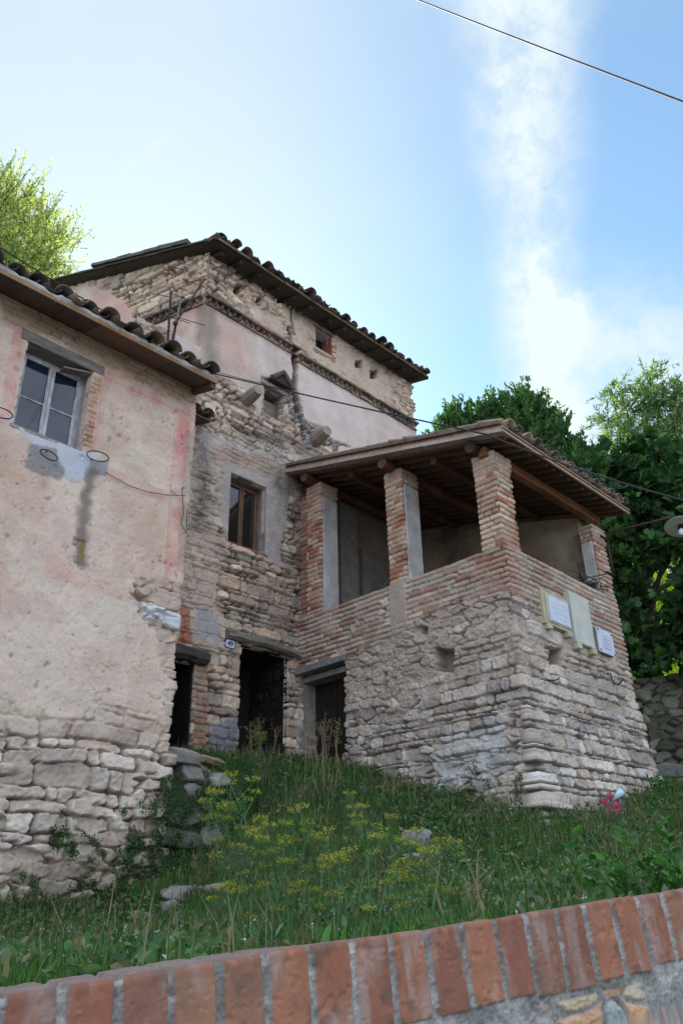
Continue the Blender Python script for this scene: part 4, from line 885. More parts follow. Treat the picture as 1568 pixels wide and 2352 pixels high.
#@@OBJECTS
# ------------------------------------------------------------ foreground brick wall (bricks on end over rubble and mortar)
def front_wall():
    T = thing('boundary_wall', 'low sloping wall capped with upright red bricks in pale mortar, right in front', 'wall', WA+WD*1.2-np.array([0, 0, 1.5]))
    u = WD/np.linalg.norm(WD); n = np.array([-wn_[0], -wn_[1], 0.]); v = np.cross(n, u); v = v if v[2] > 0 else -v
    P = .14; bl = .236; th = .33; r = .006
    k0, k1 = -14, 36; TT = .26
    # profile: down the front from the top edge; sampled finely at the rounded edge
    prof = [(-d, 0.) for d in np.concatenate([np.linspace(1.5, .36, 16), np.arange(.35, r, -.0042)])]
    prof += [(-r+r*math.sin(a), -r*(1-math.cos(a))) for a in np.linspace(0, PI/2, 6)[1:]]
    prof += [(0., -r-d) for d in np.arange(.006, .26, .009)]
    pv = np.array([p[0] for p in prof]); pn = np.array([p[1] for p in prof])
    nv = np.zeros((len(prof), 2))
    ii = np.searchsorted(-pn, 1e-9); 
    for i, (a, b) in enumerate(prof):
        if b >= -1e-9: nv[i] = (0, 1)
        elif a < -1e-9: t = (a+r)/r; nv[i] = (t, math.sqrt(max(0, 1-t*t)))
        else: nv[i] = (1, 0)
    us = np.concatenate([np.arange(k0*P, -.03, .03), np.arange(-.03, 18.6*P, .0046), np.arange(18.6*P, k1*P, .03)])
    U, Q = np.meshgrid(us, np.arange(len(prof))); A = pv[Q]; B = pn[Q]
    arc = np.where(B < -1e-9, -B, 0)+A                                    # arc coordinate: negative down the front, positive over the top
    Uw = U + .004*fbm(U, A, 6, 3, 701) + .35*0
    k = np.floor(Uw/P); f = Uw-k*P
    jl = .015+.008*_h(k, k*0, 702); jo = .004*(_h(k, k*0, 703)-.5)*2; tilt = (_h(k, k*0, 704)-.5)*.05
    f2 = f+tilt*(A+.12)+jo
    du = np.minimum(f2-jl*.35, (P-jl*.65)-f2)
    blk = bl+.012*(_h(k, k*0, 705)-.5)*2
    dz = A+blk
    d = np.minimum(du, dz) + .0022*fbm(U, arc, 60, 3, 706)+.003*fbm(U, arc, 15, 2, 707)
    isb = sst(-.001, .005, d)
    n1 = fbm(U, arc, 9, 4, 708); n2 = fbm(U, arc, 45, 3, 709); n3 = fbm(U, arc, 160, 2, 710)
    h = isb*(.009+.004*_h(k, k*0, 711)+.0014*n2+.0009*n3-.004*sst(.35, .6, n2))+(1-isb)*(.0075*n2+.0045*n3+.003*n1)
    cb = palette([srgb(150, 98, 76), srgb(156, 106, 82), srgb(138, 92, 74), srgb(150, 110, 88), srgb(132, 96, 80)], _h(k, k*0, 712))*(.9+.2*_h(k, k*0, 713))[..., None]
    cb = mix(cb, srgb(142, 112, 92), .8*sst(-.05, .55, fbm(U*1.6, arc*.7, 7, 4, 714))*sst(1.6, .2, U))
    cb = mix(cb, srgb(170, 160, 152), .42*sst(.05, .5, fbm(U*2, arc*.5, 9, 4, 715)))
    cb = mix(cb, srgb(120, 78, 62), .45*sst(.03, .0, np.abs(A))); cb = mix(cb, srgb(96, 84, 74), .6*sst(.25, .6, fbm(U, arc, 13, 4, 741))); chip = sst(.42, .5, fbm(U, arc, 22, 3, 742)); cb = cb*(1+.10*n2+.10*n3+.06*n1)[..., None]
    cm = mix(srgb(160, 158, 152), srgb(122, 120, 114), sst(-.4, .4, n1))*(1+.24*n2+.30*n3)[..., None]
    col = mix(cm, cb, isb)
    # rubble fragments in the bed below
    bd = sst(-.262, -.275, A)
    hr, cr, mr = rubble(U, A*1.0, .15, .11, 721, [srgb(204, 182, 148), srgb(190, 150, 116), srgb(150, 156, 150), srgb(186, 104, 82), srgb(200, 186, 160), srgb(142, 148, 144)], srgb(182, 180, 178), amp=.012, bev=.012, prot=.01)
    gap = sst(.006, .014, 1-mr) ; msk = bd*(1-mr)*sst(-.1, .15, fbm(U, A, 4, 2, 722)+.1); col = mix(col, cr, msk); h = h+msk*(.002+hr*.4)
    top = sst(.0, .03, arc)*(B < -1e-9); dirt = top*.7; col = mix(col, srgb(128, 116, 110)*(1+.3*n2+.2*n3)[..., None], dirt); h = h-.004*chip*isb; col = mix(col, srgb(180, 124, 96), chip*isb*.35)
    X = WA+U[..., None]*u+A[..., None]*v+B[..., None]*n + h[..., None]*(nv[Q][..., 0:1]*v+nv[Q][..., 1:2]*n)
    X = X + (B*.10*sst(.5, 1.3, U))[..., None]*v
    X = X + (.006*fbm(U, arc*0, 3, 3, 730))[..., None]*v*(sst(-.3, 0, arc))[..., None]
    ny, nx = U.shape; idx = np.arange(ny*nx).reshape(ny, nx)
    Fq = np.stack([idx[:-1, :-1], idx[:-1, 1:], idx[1:, 1:], idx[1:, :-1]], -1)
    cap = A[:-1, 0] > -.262
    M = attr_mat('brick and lime mortar', fine=300, famt=.16, bump=.25, big=12, bigamt=.12, rough=.9)
    for nm, sel in (('brick_coping', cap), ('wall_body', ~cap)):
        F_ = Fq[sel].reshape(-1, 4); used = np.unique(F_); mp = np.full(ny*nx, -1); mp[used] = np.arange(len(used))
        npmesh(nm, X.reshape(-1, 3)[used], mp[F_], M, T, np.broadcast_to(col, X.shape).reshape(-1, 3)[used])
    m = MB(); a = WA+u*(k0*P)-n*0; 
    m.box(a-v*1.6-n*(.26), u*((k1-k0)*P), n*(-.02), v*1.55); m.box(a-v*1.6-n*(.03), u*((k1-k0)*P), n*(-(th-.05)), v*1.54); m.build('wall_core', M_GREYP, T)
front_wall()

# ------------------------------------------------------------ loose stones and rough walls
def rock(name, c, r, seed, label, cat, group=None, flat=.7, sub=4, col=None, rot=0.):
    bm = bmesh.new(); bmesh.ops.create_icosphere(bm, subdivisions=sub, radius=1.); V = np.array([v.co[:] for v in bm.verts]); bm.to_mesh(me := bpy.data.meshes.new(name)); bm.free()
    pw = .55; V = np.sign(V)*np.abs(V)**pw; V /= np.max(np.abs(V))
    rx, ry, rz_ = (r if hasattr(r, '__len__') else (r, r*.8, r*flat))
    ang = V[:, 0]*2+V[:, 1]*3.1; n = fbm(V[:, 0]*1.3+seed*3.7+V[:, 2], V[:, 1]*1.3-V[:, 2]*.8, 1.2, 4, seed)
    n = n+.35*fbm(V[:, 0]*3+seed, V[:, 2]*3+V[:, 1]*2, 1.4, 4, seed+2); V = V*(1+.26*n[:, None]); V = V*np.array([rx, ry, rz_]); 
    ca_, sa_ = math.cos(rot), math.sin(rot); V = V @ np.array([[ca_, sa_, 0], [-sa_, ca_, 0], [0, 0, 1]])
    V += .03*r0_(r)*fbm(V[:, 0]*9/r0_(r)*.3, V[:, 2]*9/r0_(r)*.3+V[:, 1]*3, 1., 3, seed+5)[:, None]
    me.vertices.foreach_set('co', np.ascontiguousarray(V, dtype=np.float32).ravel()); me.update()
    cc = np.ones((len(V), 4), np.float32); base = (srgb(132, 126, 120) if col is None else np.array(col)); cc[:, :3] = base*(1+.25*n[:, None]); cc[:, :3] = cc[:, :3]*(.8+.2*sst(-.5, .3, V[:, 2]/max(rz_, .01)))[:, None]
    a = me.color_attributes.new('Col', 'FLOAT_COLOR', 'POINT'); a.data.foreach_set('color', cc.ravel()); me.polygons.foreach_set('use_smooth', np.ones(len(me.polygons), dtype=bool))
    me.materials.append(M_ROCK); o = bpy.data.objects.new(name, me); COL.objects.link(o); o.location = [float(x) for x in c]
    return tag(o, label, cat, group)
def r0_(r): return r[0] if hasattr(r, '__len__') else r
def gp(px, py, D):                                                      # stand on the ground near that point
    p = atd(px, py, D); p[2] = ground_z(p[0:1], p[1:2])[0]; return p
def onground(px, py, D0=4., D1=20.):
    """first point where the line of sight meets the terrain"""
    d = ray(px, py); d = d/np.hypot(d[0], d[1]); Ds = np.linspace(D0, D1, 700); z = ground_z(d[0]*Ds, d[1]*Ds); k = np.where(d[2]*Ds < z)[0]
    D = Ds[k[0]] if len(k) else D1
    return np.array([d[0]*D, d[1]*D, ground_z(np.array([d[0]*D]), np.array([d[1]*D]))[0]])
def terr_fn(s, z, px, py):
    h, c, m_ = rubble(s, z, .55, .28, 801, [srgb(128, 124, 118), srgb(110, 106, 100), srgb(146, 140, 134), srgb(96, 94, 86)], srgb(44, 44, 34), amp=.10, bev=.04, prot=.12)
    g = sst(.1, .45, fbm(s, z, 1.6, 4, 803)); c = mix(c, srgb(60, 72, 44), g*.55); return h-.05, c
TW_ = thing('terrace_wall', 'dark mossy dry-stone terrace wall between the plaster house and the grass bank', 'wall', (7, 9.9, .4))
wall('stone_face', [(6.2, 9.98), (7.3, 9.84), (8.3, 10.1)], -.2, 2.0, .02, terr_fn, M_ROCK, TW_, top=[(0, 2.05), (1.1, 2.0), (1.7, 1.7), (2.15, 1.2)], thick=.25, batter=lambda z: .10*np.clip(2-z, 0, 3))
def back_fn(s, z, px, py):
    h, c, m_ = rubble(s, z, .30, .17, 811, [srgb(96, 100, 88), srgb(84, 88, 76), srgb(116, 118, 106), srgb(76, 76, 64)], srgb(48, 48, 38), amp=.05, bev=.025, prot=.06)
    g = sst(.1, .45, fbm(s, z, 1.3, 4, 813)); c = mix(c, srgb(64, 76, 48), g*.5); return h, c
BW = thing('garden_wall', 'old mossy rubble garden wall behind the right end of the porch', 'wall', (17, 8, 2.6))
bwz = [(0, 4.3), (2.4, 4.12), (5.5, 4.5), (10, 4.8)]
wall('stone_face', [(16.4, 9.2), (15.62, 6.85), (17.6, 4.5), (21.5, 2.4)], 1.6, 5.2, .03, back_fn, M_ROCK, BW, top=bwz, thick=.5)
KW = thing('kerb_wall', 'low grey stone kerb below the mossy garden wall at the right edge', 'kerb', (16, 6, 2.4))
wall('stone_face', [(13.7, 6.6), (14.45, 5.85), (16.6, 3.4)], 1.4, 2.9, .03, lambda s, z, px, py: (lambda r: (r[0]*.6, r[1]*C3(.8, .82, .8)))(stones(s, z, .3, .8, 821, [srgb(128, 128, 124), srgb(112, 112, 108)], srgb(80, 80, 70), amp=.05, bev=.03)), M_ROCK, KW, top=[(0, 2.36), (1.06, 2.22), (4.3, 2.15)], thick=.3)
SG = 'stones lying in the grass'
p = onground(957, 1955); rock('field_stone', p+[0, 0, .10], (.17, .15, .13), 11, 'rounded grey stone sitting on the grass bank above a flat slab', 'stone', SG)
p = onground(1010, 1975); rock('field_stone', p+[0, 0, -.02], (.50, .18, .09), 12, 'long flat pale slab half buried in the middle of the grass bank', 'stone', SG, rot=-.3)
p = onground(320, 2118); rock('field_stone', p+[0, 0, -.06], (.17, .15, .16), 13, 'pale upright stone in grass at the foot of the plaster house', 'stone', SG)
p = onground(388, 2098); rock('field_stone', p+[0, 0, .04], (.09, .08, .09), 14, 'small pale stone right of the upright stone in the grass', 'stone', SG)
p = onground(455, 2045); rock('field_stone', p+[0, .08, -.04], (.40, .14, .09), 15, 'long grey squared block at the foot of the terrace wall', 'stone', SG, rot=-.2)
p = onground(528, 2042); rock('field_stone', p+[0, .05, -.02], (.26, .14, .08), 16, 'shorter grey block to the right of the long squared block', 'stone', SG, rot=-.2)
rock('step_stone', (6.78, 9.95, 2.05), (.40, .24, .12), 19, 'grey block on top of the terrace wall beside the house corner', 'stone', 'step stones by the doors')
rock('step_stone', (7.35, 10.1, 2.10), (.34, .2, .06), 20, 'flat brown slab behind the grey block by the doors', 'stone', 'step stones by the doors', col=srgb(150, 126, 108))

# ------------------------------------------------------------ plaques, house number, irons
PG = 'memorial plaques on the porch'
M_MARB = mat('white marble', srgb(206, 210, 224), .45, srgb(190, 194, 208), scale=5, bump=.05)
M_SAND = mat('yellowed sandstone', srgb(196, 190, 168), .85, srgb(168, 158, 128), scale=5, bump=.35)
M_INK = mat('worn grey lettering', srgb(130, 136, 148), .8, srgb(150, 154, 164), scale=20)
pf = YP-.03
def strokes(parent, x0, x1, z1, rows, dz, y, seed, hh=.012):
    rg = np.random.default_rng(seed); m = MB()
    for r in range(rows):
        w = rg.uniform(.55, .98)*(x1-x0); x = (x0+x1)/2-w/2; e = x+w; z = z1-r*dz
        while x < e:
            ww = rg.uniform(.008, .03); m.bbox(x, min(x+ww, e), y-.002, y+.003, z-hh*rg.uniform(.6, 1), z); x += ww+rg.uniform(.005, .02)
    return m.build('inscription', M_INK, parent)
t = thing('wall_plaque', 'white marble plaque in a moulded yellow stone frame, leftmost of the three on the porch', 'plaque', (11.3, pf, 4.1), PG)
m = MB(); m.bbox(10.90, 11.69, pf-.065, pf+.1, 4.06, 4.63, jit=.004); m.bbox(10.96, 11.68, pf-.08, pf-.065, 4.10, 4.60, jit=.003); m.build('frame', M_SAND, t, bevel=.008)
m = MB(); m.bbox(11.04, 11.66, pf-.095, pf-.08, 4.13, 4.56); m.build('panel', M_MARB, t, bevel=.004)
for x in (10.99, 11.6): m = MB(); m.bbox(x-.06, x+.06, pf-.10, pf+.1, 3.97, 4.06, jit=.005); m.build('corbel', M_SAND, t, bevel=.01)
m = strokes(t, 11.1, 11.6, 4.47, 4, .085, pf-.096, 1, .008); m.data.materials[0] = mat('very faint lettering', srgb(192, 196, 208), .6, srgb(200, 204, 216), scale=20)
t = thing('wall_plaque', 'tall cream stone slab plaque with faint worn lettering, middle of the three on the porch', 'plaque', (12.1, pf, 3.9), PG)
m = MB(); m.bbox(11.76, 12.40, pf-.095, pf+.1, 3.93, 4.82, jit=.006); m.build('panel', mat('cream limestone', srgb(200, 200, 190), .8, srgb(178, 178, 166), scale=3, bump=.25), t, bevel=.012)
for x in (11.84, 12.34): m = MB(); m.bbox(x-.07, x+.07, pf-.115, pf+.1, 3.82, 3.93, jit=.006); m.build('corbel', M_SAND, t, bevel=.012)
m = strokes(t, 11.88, 12.28, 4.56, 8, .07, pf-.096, 2, .009); m.data.materials[0] = mat('faint lettering', srgb(172, 172, 162), .8, srgb(186, 186, 176), scale=20)
t = thing('wall_plaque', 'small white marble plaque with grey lettering and corner bolts, rightmost of the three', 'plaque', (12.85, pf, 3.9), PG)
m = MB(); m.bbox(12.55, 13.12, pf-.09, pf-.07, 3.93, 4.36); m.build('panel', M_MARB, t, bevel=.003)
m = MB(); m.bbox(12.56, 13.11, pf-.07, pf+.08, 3.94, 4.35); m.build('backing', M_GREYP, t)
for x in (12.585, 13.085):
    for z in (3.965, 4.325): m = MB(); m.tube([(x, pf-.105, z), (x, pf-.08, z)], .014, 10); m.build('bolt', M_IRON, t)
strokes(t, 12.68, 13.0, 4.25, 5, .055, pf-.091, 3, .016)
def text_mesh(body, size, loc, material, parent, name, sx=1., depth=.002):
    cu = bpy.data.curves.new(name, 'FONT'); cu.body = body; cu.size = size; cu.extrude = depth; cu.align_x = 'CENTER'; cu.align_y = 'CENTER'; cu.offset = .003
    ob = bpy.data.objects.new('tmp', cu); COL.objects.link(ob); bpy.context.view_layer.update()
    me = bpy.data.meshes.new_from_object(ob.evaluated_get(bpy.context.evaluated_depsgraph_get())); bpy.data.objects.remove(ob)
    me.name = name; me.transform(Matrix.Translation(loc) @ Matrix.Rotation(PI/2, 4, 'X') @ Matrix.Diagonal((sx, 1, 1, 1)))
    me.materials.clear(); return link(name, me, material, parent)
nz = 4.335; nx_ = 8.425
t = thing('house_number', 'small white enamel house number 49 with dark blue rim beside the doorway', 'number plate', (nx_, YM-.1, nz-.07))
def roundplate(w, hgt, r, y0, y1, name, material):
    m = MB(); pts = []
    for cx_, cz_, a0 in ((w/2-r, hgt/2-r, 0), (-w/2+r, hgt/2-r, 90), (-w/2+r, -hgt/2+r, 180), (w/2-r, -hgt/2+r, 270)):
        for k in range(5): a = math.radians(a0+22.5*k); pts.append((nx_+cx_+r*math.cos(a), nz+cz_+r*math.sin(a)))
    n = len(pts); m.add([(x, y0, z) for x, z in pts]+[(x, y1, z) for x, z in pts], [tuple(range(n))[::1], tuple(range(n, 2*n))[::-1]]+[(i, i+n, (i+1) % n+n, (i+1) % n) for i in range(n)]); return m.build(name, material, t)
roundplate(.215, .165, .035, YM-.075, YM-.02, 'rim', mat('blue enamel', (.03, .05, .20), .35, (.03, .05, .18), bump=.05))
roundplate(.185, .135, .028, YM-.080, YM-.06, 'plate', mat('white enamel', srgb(214, 216, 226), .3, srgb(196, 198, 208), bump=.05))
text_mesh('49', .135, (nx_, YM-.082, nz), M_IRON, t, 'numeral', sx=.92)
RG_ = 'iron flowerpot rings under the window'
def potring(c, r, tiltx, rolly, stem, label):
    m = MB(); c = np.asarray(c, float); Rm = np.array(Matrix.Rotation(tiltx, 3, 'X') @ Matrix.Rotation(rolly, 3, 'Y'))
    pts = [c+Rm @ np.array([r*math.cos(a), r*math.sin(a), 0]) for a in np.linspace(0, 2*PI, 33)]; m.tube(pts, .0085, 7)
    o = tag(m.build('pot_ring', M_IRON, None, smooth=True), label, 'ring', RG_)
    k = min(range(33), key=lambda i: -pts[i][1]); b = pts[k]
    m = MB(); k = max(range(33), key=lambda i: pts[i][1]); b = pts[k]; m.tube([b, (b[0]-.01, YH-.01, b[2]-.02)], .008, 6); m.build('stem', M_IRON, o)
p = onY(113, 1045, YH-.17); potring(p, .125, 1.0, .0, None, 'tilted iron pot ring on the grey patch left of centre below the window')
p = onY(225, 1048, YH-.23); potring(p, .155, .10, .06, None, 'wide flat iron pot ring to the right below the window corner')
p = onY(2, 948, YH-.23); potring(p, .155, .15, .06, None, 'iron pot ring cut by the left edge of the picture')
m = MB(); pts = [onY(a, b, YP-.07-.03*(i > 1)) for i, (a, b) in enumerate([(1394, 1548), (1401, 1547), (1404, 1560), (1411, 1571), (1420, 1572), (1428, 1563), (1430, 1558)])]; m.tube(pts, .012, 7); tag(m.build('bent_iron', M_IRON), 'bent black iron hook sticking out of the stones right of the plaques', 'hook')
m = MB(); pts = [onY(a, b, YP-.13) for a, b in [(1250, 1562), (1268, 1563), (1281, 1561), (1283, 1556)]]; m.tube(pts, .010, 7); tag(m.build('iron_pin', M_IRON), 'thin iron pin protruding from the base below the left plaque', 'pin')
# pile of dry branches on the parapet
m = MB(); rg = np.random.default_rng(77)
for i in range(26):
    c = np.array([rg.uniform(12.7, 13.35), YP+rg.uniform(.02, .3), 5.22+rg.uniform(0, .20)]); d = unit((rg.normal(1, .4), rg.normal(-.1, .35), rg.normal(.0, .3)))*rg.uniform(.15, .5); r_ = rg.uniform(.010, .028)
    m.tube([c-d, c+rg.normal(0, .02, 3), c+d+[0, 0, rg.uniform(-.03, .05)]], [r_, r_, r_*.5], 6)
tag(m.build('branch_pile', mat('grey brown sticks', srgb(120, 108, 98), .9, srgb(70, 62, 56), scale=14)), 'heap of dry grey sticks lying on the right parapet', 'sticks')
# street lamp on an iron arm fixed to the end pillar
a0 = np.array([13.80, 6.25, 6.45])
lp = atd(1562, 1208, 14.6)
t = thing('street_lamp', 'white enamel disc street lamp on a thin arm from the end pillar', 'lamp', a0)
m = MB(); m.tube([a0+[.02, -.1, 0], a0+[.02, -.1, .14], a0+[.2, -.3, .2], lp+[-.25, 0, .10], lp+[0, 0, .09]], .022, 8); m.build('arm', M_RUST, t, smooth=True)
m = MB(); m.tube([a0+[.03, -.12, .1], a0+[.03, -.12, -.75]], .022, 8); m.build('conduit', M_RUST, t, smooth=True)
for dz in (0, -.75): m = MB(); m.bbox(13.55, 13.86, YP-.06, YP-.015, 6.42+dz, 6.46+dz); m.build('bracket', M_IRON, t)
ax = unit((-.34, -.05, -1.0)); e1 = unit(np.cross(ax, [0, 1, 0])); e2 = np.cross(ax, e1)
def disc(c, ax, prof, name, material, n=40):
    m = MB(); vs = []; fs = []
    for (r, hh) in prof: vs += [c+ax*hh+r*(e1*math.cos(2*PI*k/n)+e2*math.sin(2*PI*k/n)) for k in range(n)]
    for i in range(len(prof)-1):
        for k in range(n): fs.append((i*n+k, i*n+(k+1) % n, (i+1)*n+(k+1) % n, (i+1)*n+k))
    m.add(vs, fs); return m.build(name, material, t, smooth=True)
M_ENAM = mat('dull white enamel', srgb(188, 190, 178), .45, srgb(168, 170, 158), scale=5, bump=.05)
disc(lp, ax, [(.04, -.05), (.10, -.03), (.27, .0), (.285, .02), (.28, .022), (.10, .0), (.0, -.005)], 'reflector', M_ENAM)
disc(lp, ax, [(.0, 0), (.05, .0), (.055, .06), (.04, .08), (.0, .08)], 'socket', M_IRON)
disc(lp, ax, [(.028, .08), (.05, .12), (.055, .17), (.03, .21), (.0, .22)], 'bulb', mat('frosted bulb glass', (.75, .77, .8), .2, (.7, .72, .75), bump=0))
# television aerial behind the plaster house's roof
def px3(px, py, Y=10.9): return onY(px, py, Y)
t = thing('roof_aerial', 'rusty leaning television aerial with side rods behind the tiled eave', 'antenna', px3(389, 830), None)
m = MB(); m.tube([px3(388, 835), px3(405, 738)], .028, 8); m.build('mast', M_RUST, t)
m = MB(); m.tube([px3(402, 745), px3(470, 641)], .020, 7); m.build('boom', M_RUST, t)
m = MB(); m.tube([px3(403, 742, 10.85), px3(418, 682, 10.85), px3(426, 612, 10.85)], .014, 7); m.build('thin_boom', M_GREYW, t)
for (a, b, c, d) in ((372, 722, 438, 743), (345, 728, 405, 731), (405, 728, 470, 747), (362, 676, 388, 682), (418, 640, 470, 660), (412, 662, 432, 668), (394, 760, 364, 770), (391, 672, 432, 690), (388, 612, 386, 640), (386, 611, 424, 620), (458, 640, 462, 690)):
    m = MB(); m.tube([px3(a, b, 10.84), px3(c, d, 10.84)], .008, 6); m.build('rod', M_RUST, t)
for (a, b) in ((427, 611), (421, 680), (404, 742), (393, 805)):
    m = MB(); q = px3(a, b, 10.80); m.bbox(q[0]-.04, q[0]+.04, q[1]-.03, q[1]+.03, q[2]-.035, q[2]+.035, jit=.012); m.build('clamp', M_GREYP if b < 700 else M_IRON, t)
m = MB(); m.tube([px3(383, 826, 10.7), px3(393, 670, 10.7)], .024, 8); tag(m.build('iron_pole', M_IRON), 'straight black iron pole standing left of the leaning aerial', 'pole')
# cables
def cable(name, pts, r, label, sag=0., n=24, group='overhead cables'):
    P = [np.asarray(p, float) for p in pts]; out = []
    for i in range(len(P)-1):
        for k in range(n):
            q = k/n; out.append(P[i]*(1-q)+P[i+1]*q-np.array([0, 0, sag*4*q*(1-q)]))
    out.append(P[-1]); m = MB(); m.tube(out, r, 7); return tag(m.build(name, M_CABLE, None, smooth=True), label, 'cable', group)
cable('overhead_cable', [atd(860, -40, 9), atd(1700, 284, 6.2)], .012, 'thick black cable crossing the sky at the top right corner', .02)
cable('overhead_cable', [atd(-60, 530, 9.), onY(463, 843, YM-.14)], .011, 'black cable from the left edge to the tower corner above the tiled eave', .05)
fz = onX(1118, 998, 9.68)
cable('overhead_cable', [onY(440, 845, YM-.12), fz], .014, 'black cable strung from the tower corner to the porch roof', .03)
cable('overhead_cable', [fz, atd(1640, 1168, 9.5)], .012, 'thin cable leading from the porch roof corner off to the right', .08)
cable('overhead_cable', [onY(463, 843, YM-.14), onY(600, 880, YM-.2)], .007, 'thin wire hugging the pink tower plaster above the hatch', .02)
cable('wall_wire', [onY(a, b, YH-.075) for a, b in ((242, 1084), (262, 1096), (300, 1117), (340, 1130), (385, 1137), (425, 1138))], .006, 'thin grey wire sagging across the painted plaster wall', 0., 6, None)
cable('wall_wire', [onY(a, b, YH-.085) for a, b in ((418, 1120), (422, 1180), (415, 1200), (428, 1225), (430, 1170))], .006, 'loose looped wire at the edge of the plaster house', 0., 6, None)

# ------------------------------------------------------------ vegetation
def leafset(name, P, D_, Nn, size, tmpl, col, material, parent=None, rg=None):
    """P (n,3) leaf bases, D_ (n,3) leaf axes, Nn (n,3) rough normals, size (n,), template verts (k,3: along, across, lift) and faces"""
    tv, tf = tmpl; n = len(P); k = len(tv)
    D_ = D_/np.linalg.norm(D_, axis=1, keepdims=True); Sd = np.cross(D_, Nn); Sd /= (np.linalg.norm(Sd, axis=1, keepdims=True)+1e-9); Nn = np.cross(Sd, D_)
    tv = np.asarray(tv, float)
    V = P[:, None, :] + size[:, None, None]*(tv[None, :, 0:1]*D_[:, None, :]+tv[None, :, 1:2]*Sd[:, None, :]+tv[None, :, 2:3]*Nn[:, None, :])
    Fq = (np.asarray(tf)[None, :, :]+(np.arange(n)*k)[:, None, None]).reshape(-1, len(tf[0]))
    return npmesh(name, V.reshape(-1, 3), Fq, material, parent, np.repeat(col, k, axis=0), smooth=False)
T_OVAL = ([(0, 0, 0), (.35, .22, .05), (.75, .17, .02), (1, 0, -.06), (.75, -.17, .02), (.35, -.22, .05)], [(0, 1, 2, 3), (0, 3, 4, 5)])
T_LONG = ([(0, 0, 0), (.4, .11, .03), (.8, .08, 0), (1, 0, -.08), (.8, -.08, 0), (.4, -.11, .03)], [(0, 1, 2, 3), (0, 3, 4, 5)])
T_FIG = ([(0, 0, 0), (.05, .35, .06), (.45, .50, .0), (.50, .22, .05), (.85, .28, 0), (1.05, 0, -.12), (.85, -.28, 0), (.50, -.22, .05), (.45, -.50, 0), (.05, -.35, .06), (.4, 0, -.03)],
         [(0, 1, 2, 3), (0, 3, 10, 10), (10, 3, 4, 5), (10, 5, 6, 7), (0, 10, 7, 7), (0, 7, 8, 9)])
T_FIG = (T_FIG[0], [(0, 1, 2, 3), (0, 3, 4, 10), (10, 4, 5, 6), (0, 10, 6, 7), (0, 7, 8, 9)])
def rdir(rg, n, up=0.): v = rg.normal(0, 1, (n, 3)); v[:, 2] += up; return v/np.linalg.norm(v, axis=1, keepdims=True)
def tree(name, label, cat, base, clumps, ntwig, leaves, lsize, tmpl, cols, seed, material=M_LEAF, trunk_r=.15, spread=1., up=.6, tlen=.6, group=None, upl=.2, droop=0., edge=.5):
    """clumps: (centre, radius (3)) ; twigs start inside the clumps and carry leaves on both sides"""
    rg = np.random.default_rng(seed); base = np.asarray(base, float); T = thing(name, label, cat, base, group)
    m = MB(); vol = np.array([np.prod(c[1])**(1/1.5) for c in clumps]); vol /= vol.sum(); cen = np.mean([c[0] for c in clumps], axis=0)
    fork = base+(np.array([cen[0], cen[1], base[2]])-base)*.35; fork[2] = base[2]+(cen[2]-base[2])*.45
    m.tube([base-[0, 0, .3], base*.5+fork*.5+rg.normal(0, .08, 3), fork], [trunk_r*1.2, trunk_r, trunk_r*.8], 9)
    P = []; Dd = []; Nn = []; Sz = []; Cc = []
    tw = MB()
    for (c, r), w in zip(clumps, vol):
        c = np.asarray(c, float); r = np.asarray(r, float)*np.ones(3)
        mid = (fork+c)/2+rg.normal(0, .12, 3)*np.linalg.norm(c-fork)*.5; m.tube([fork, mid, c], [trunk_r*.6, trunk_r*.38, trunk_r*.14], 7)
        for k in range(max(2, int(ntwig*w))):
            v = rdir(rg, 1)[0]; rad = rg.uniform(0, 1)**edge; s = c+v*r*rad; d = unit(v*spread+np.array([0, 0, up])+rg.normal(0, .35, 3)); L = tlen*rg.uniform(.5, 1.25)
            if k % 6 == 0: tw.tube([c+(s-c)*.3, s, s+d*L*.9], [.018*trunk_r/.15, .012*trunk_r/.15, .005], 5)
            elif k % 2 == 0: tw.tube([s, s+d*L*.95], [.008, .004], 4)
            nl = rg.integers(int(leaves*.7), int(leaves*1.3)+1); tt = (np.arange(nl)+rg.random(nl))/nl
            P.append(s+d*L*tt[:, None]+np.array([0, 0, -droop])*(tt**2)[:, None]+rg.normal(0, .02, (nl, 3))); Dd.append(d*.7+rdir(rg, nl, upl)*.9); Nn.append(rdir(rg, nl, .9)); Sz.append(lsize*rg.uniform(.6, 1.25, nl)*(1-.3*tt))
            cc = palette(cols, rg.random(nl))*(rg.uniform(.75, 1.3)); Cc.append(cc*rg.uniform(.85, 1.15, (nl, 1)))
    m.build('trunk', M_BARK, T, smooth=True); tw.build('twigs', M_BARK, T)
    leafset('crown', np.vstack(P), np.vstack(Dd), np.vstack(Nn), np.concatenate(Sz), tmpl, np.vstack(Cc), material, T)
    return T
def cl_px(lst): return [(atd(x, y, D), np.array([r, r, r*k])) for (x, y, D, r, k) in lst]
# left: tall airy tree in full sun behind the roofs
tree('tall_tree', 'tall airy sunlit yellow-green tree rising behind the left roofs', 'tree', (6.5, 21, 3.8),
     cl_px([(-30, 530, 22, 1.6, 1.1), (30, 480, 21.5, .8, 1.3), (0, 430, 22, .5, 1.3), (80, 545, 21.5, 1.0, .9), (60, 610, 21, 1.3, .8), (120, 605, 21, .6, .7), (135, 560, 21, .35, .8), (150, 632, 21, .35, .6), (0, 640, 21, 1.6, .8), (-120, 560, 22, 2.4, 1.2), (-120, 700, 22, 2.4, 1.), (100, 490, 21.5, .3, 1.3)]),
     2300, 30, .125, T_OVAL, [srgb(168, 182, 112), srgb(186, 194, 128), srgb(140, 160, 98), srgb(100, 128, 84), srgb(204, 206, 156)], 21, M_LEAFB, .14, .9, .8, 1.15, edge=.7)
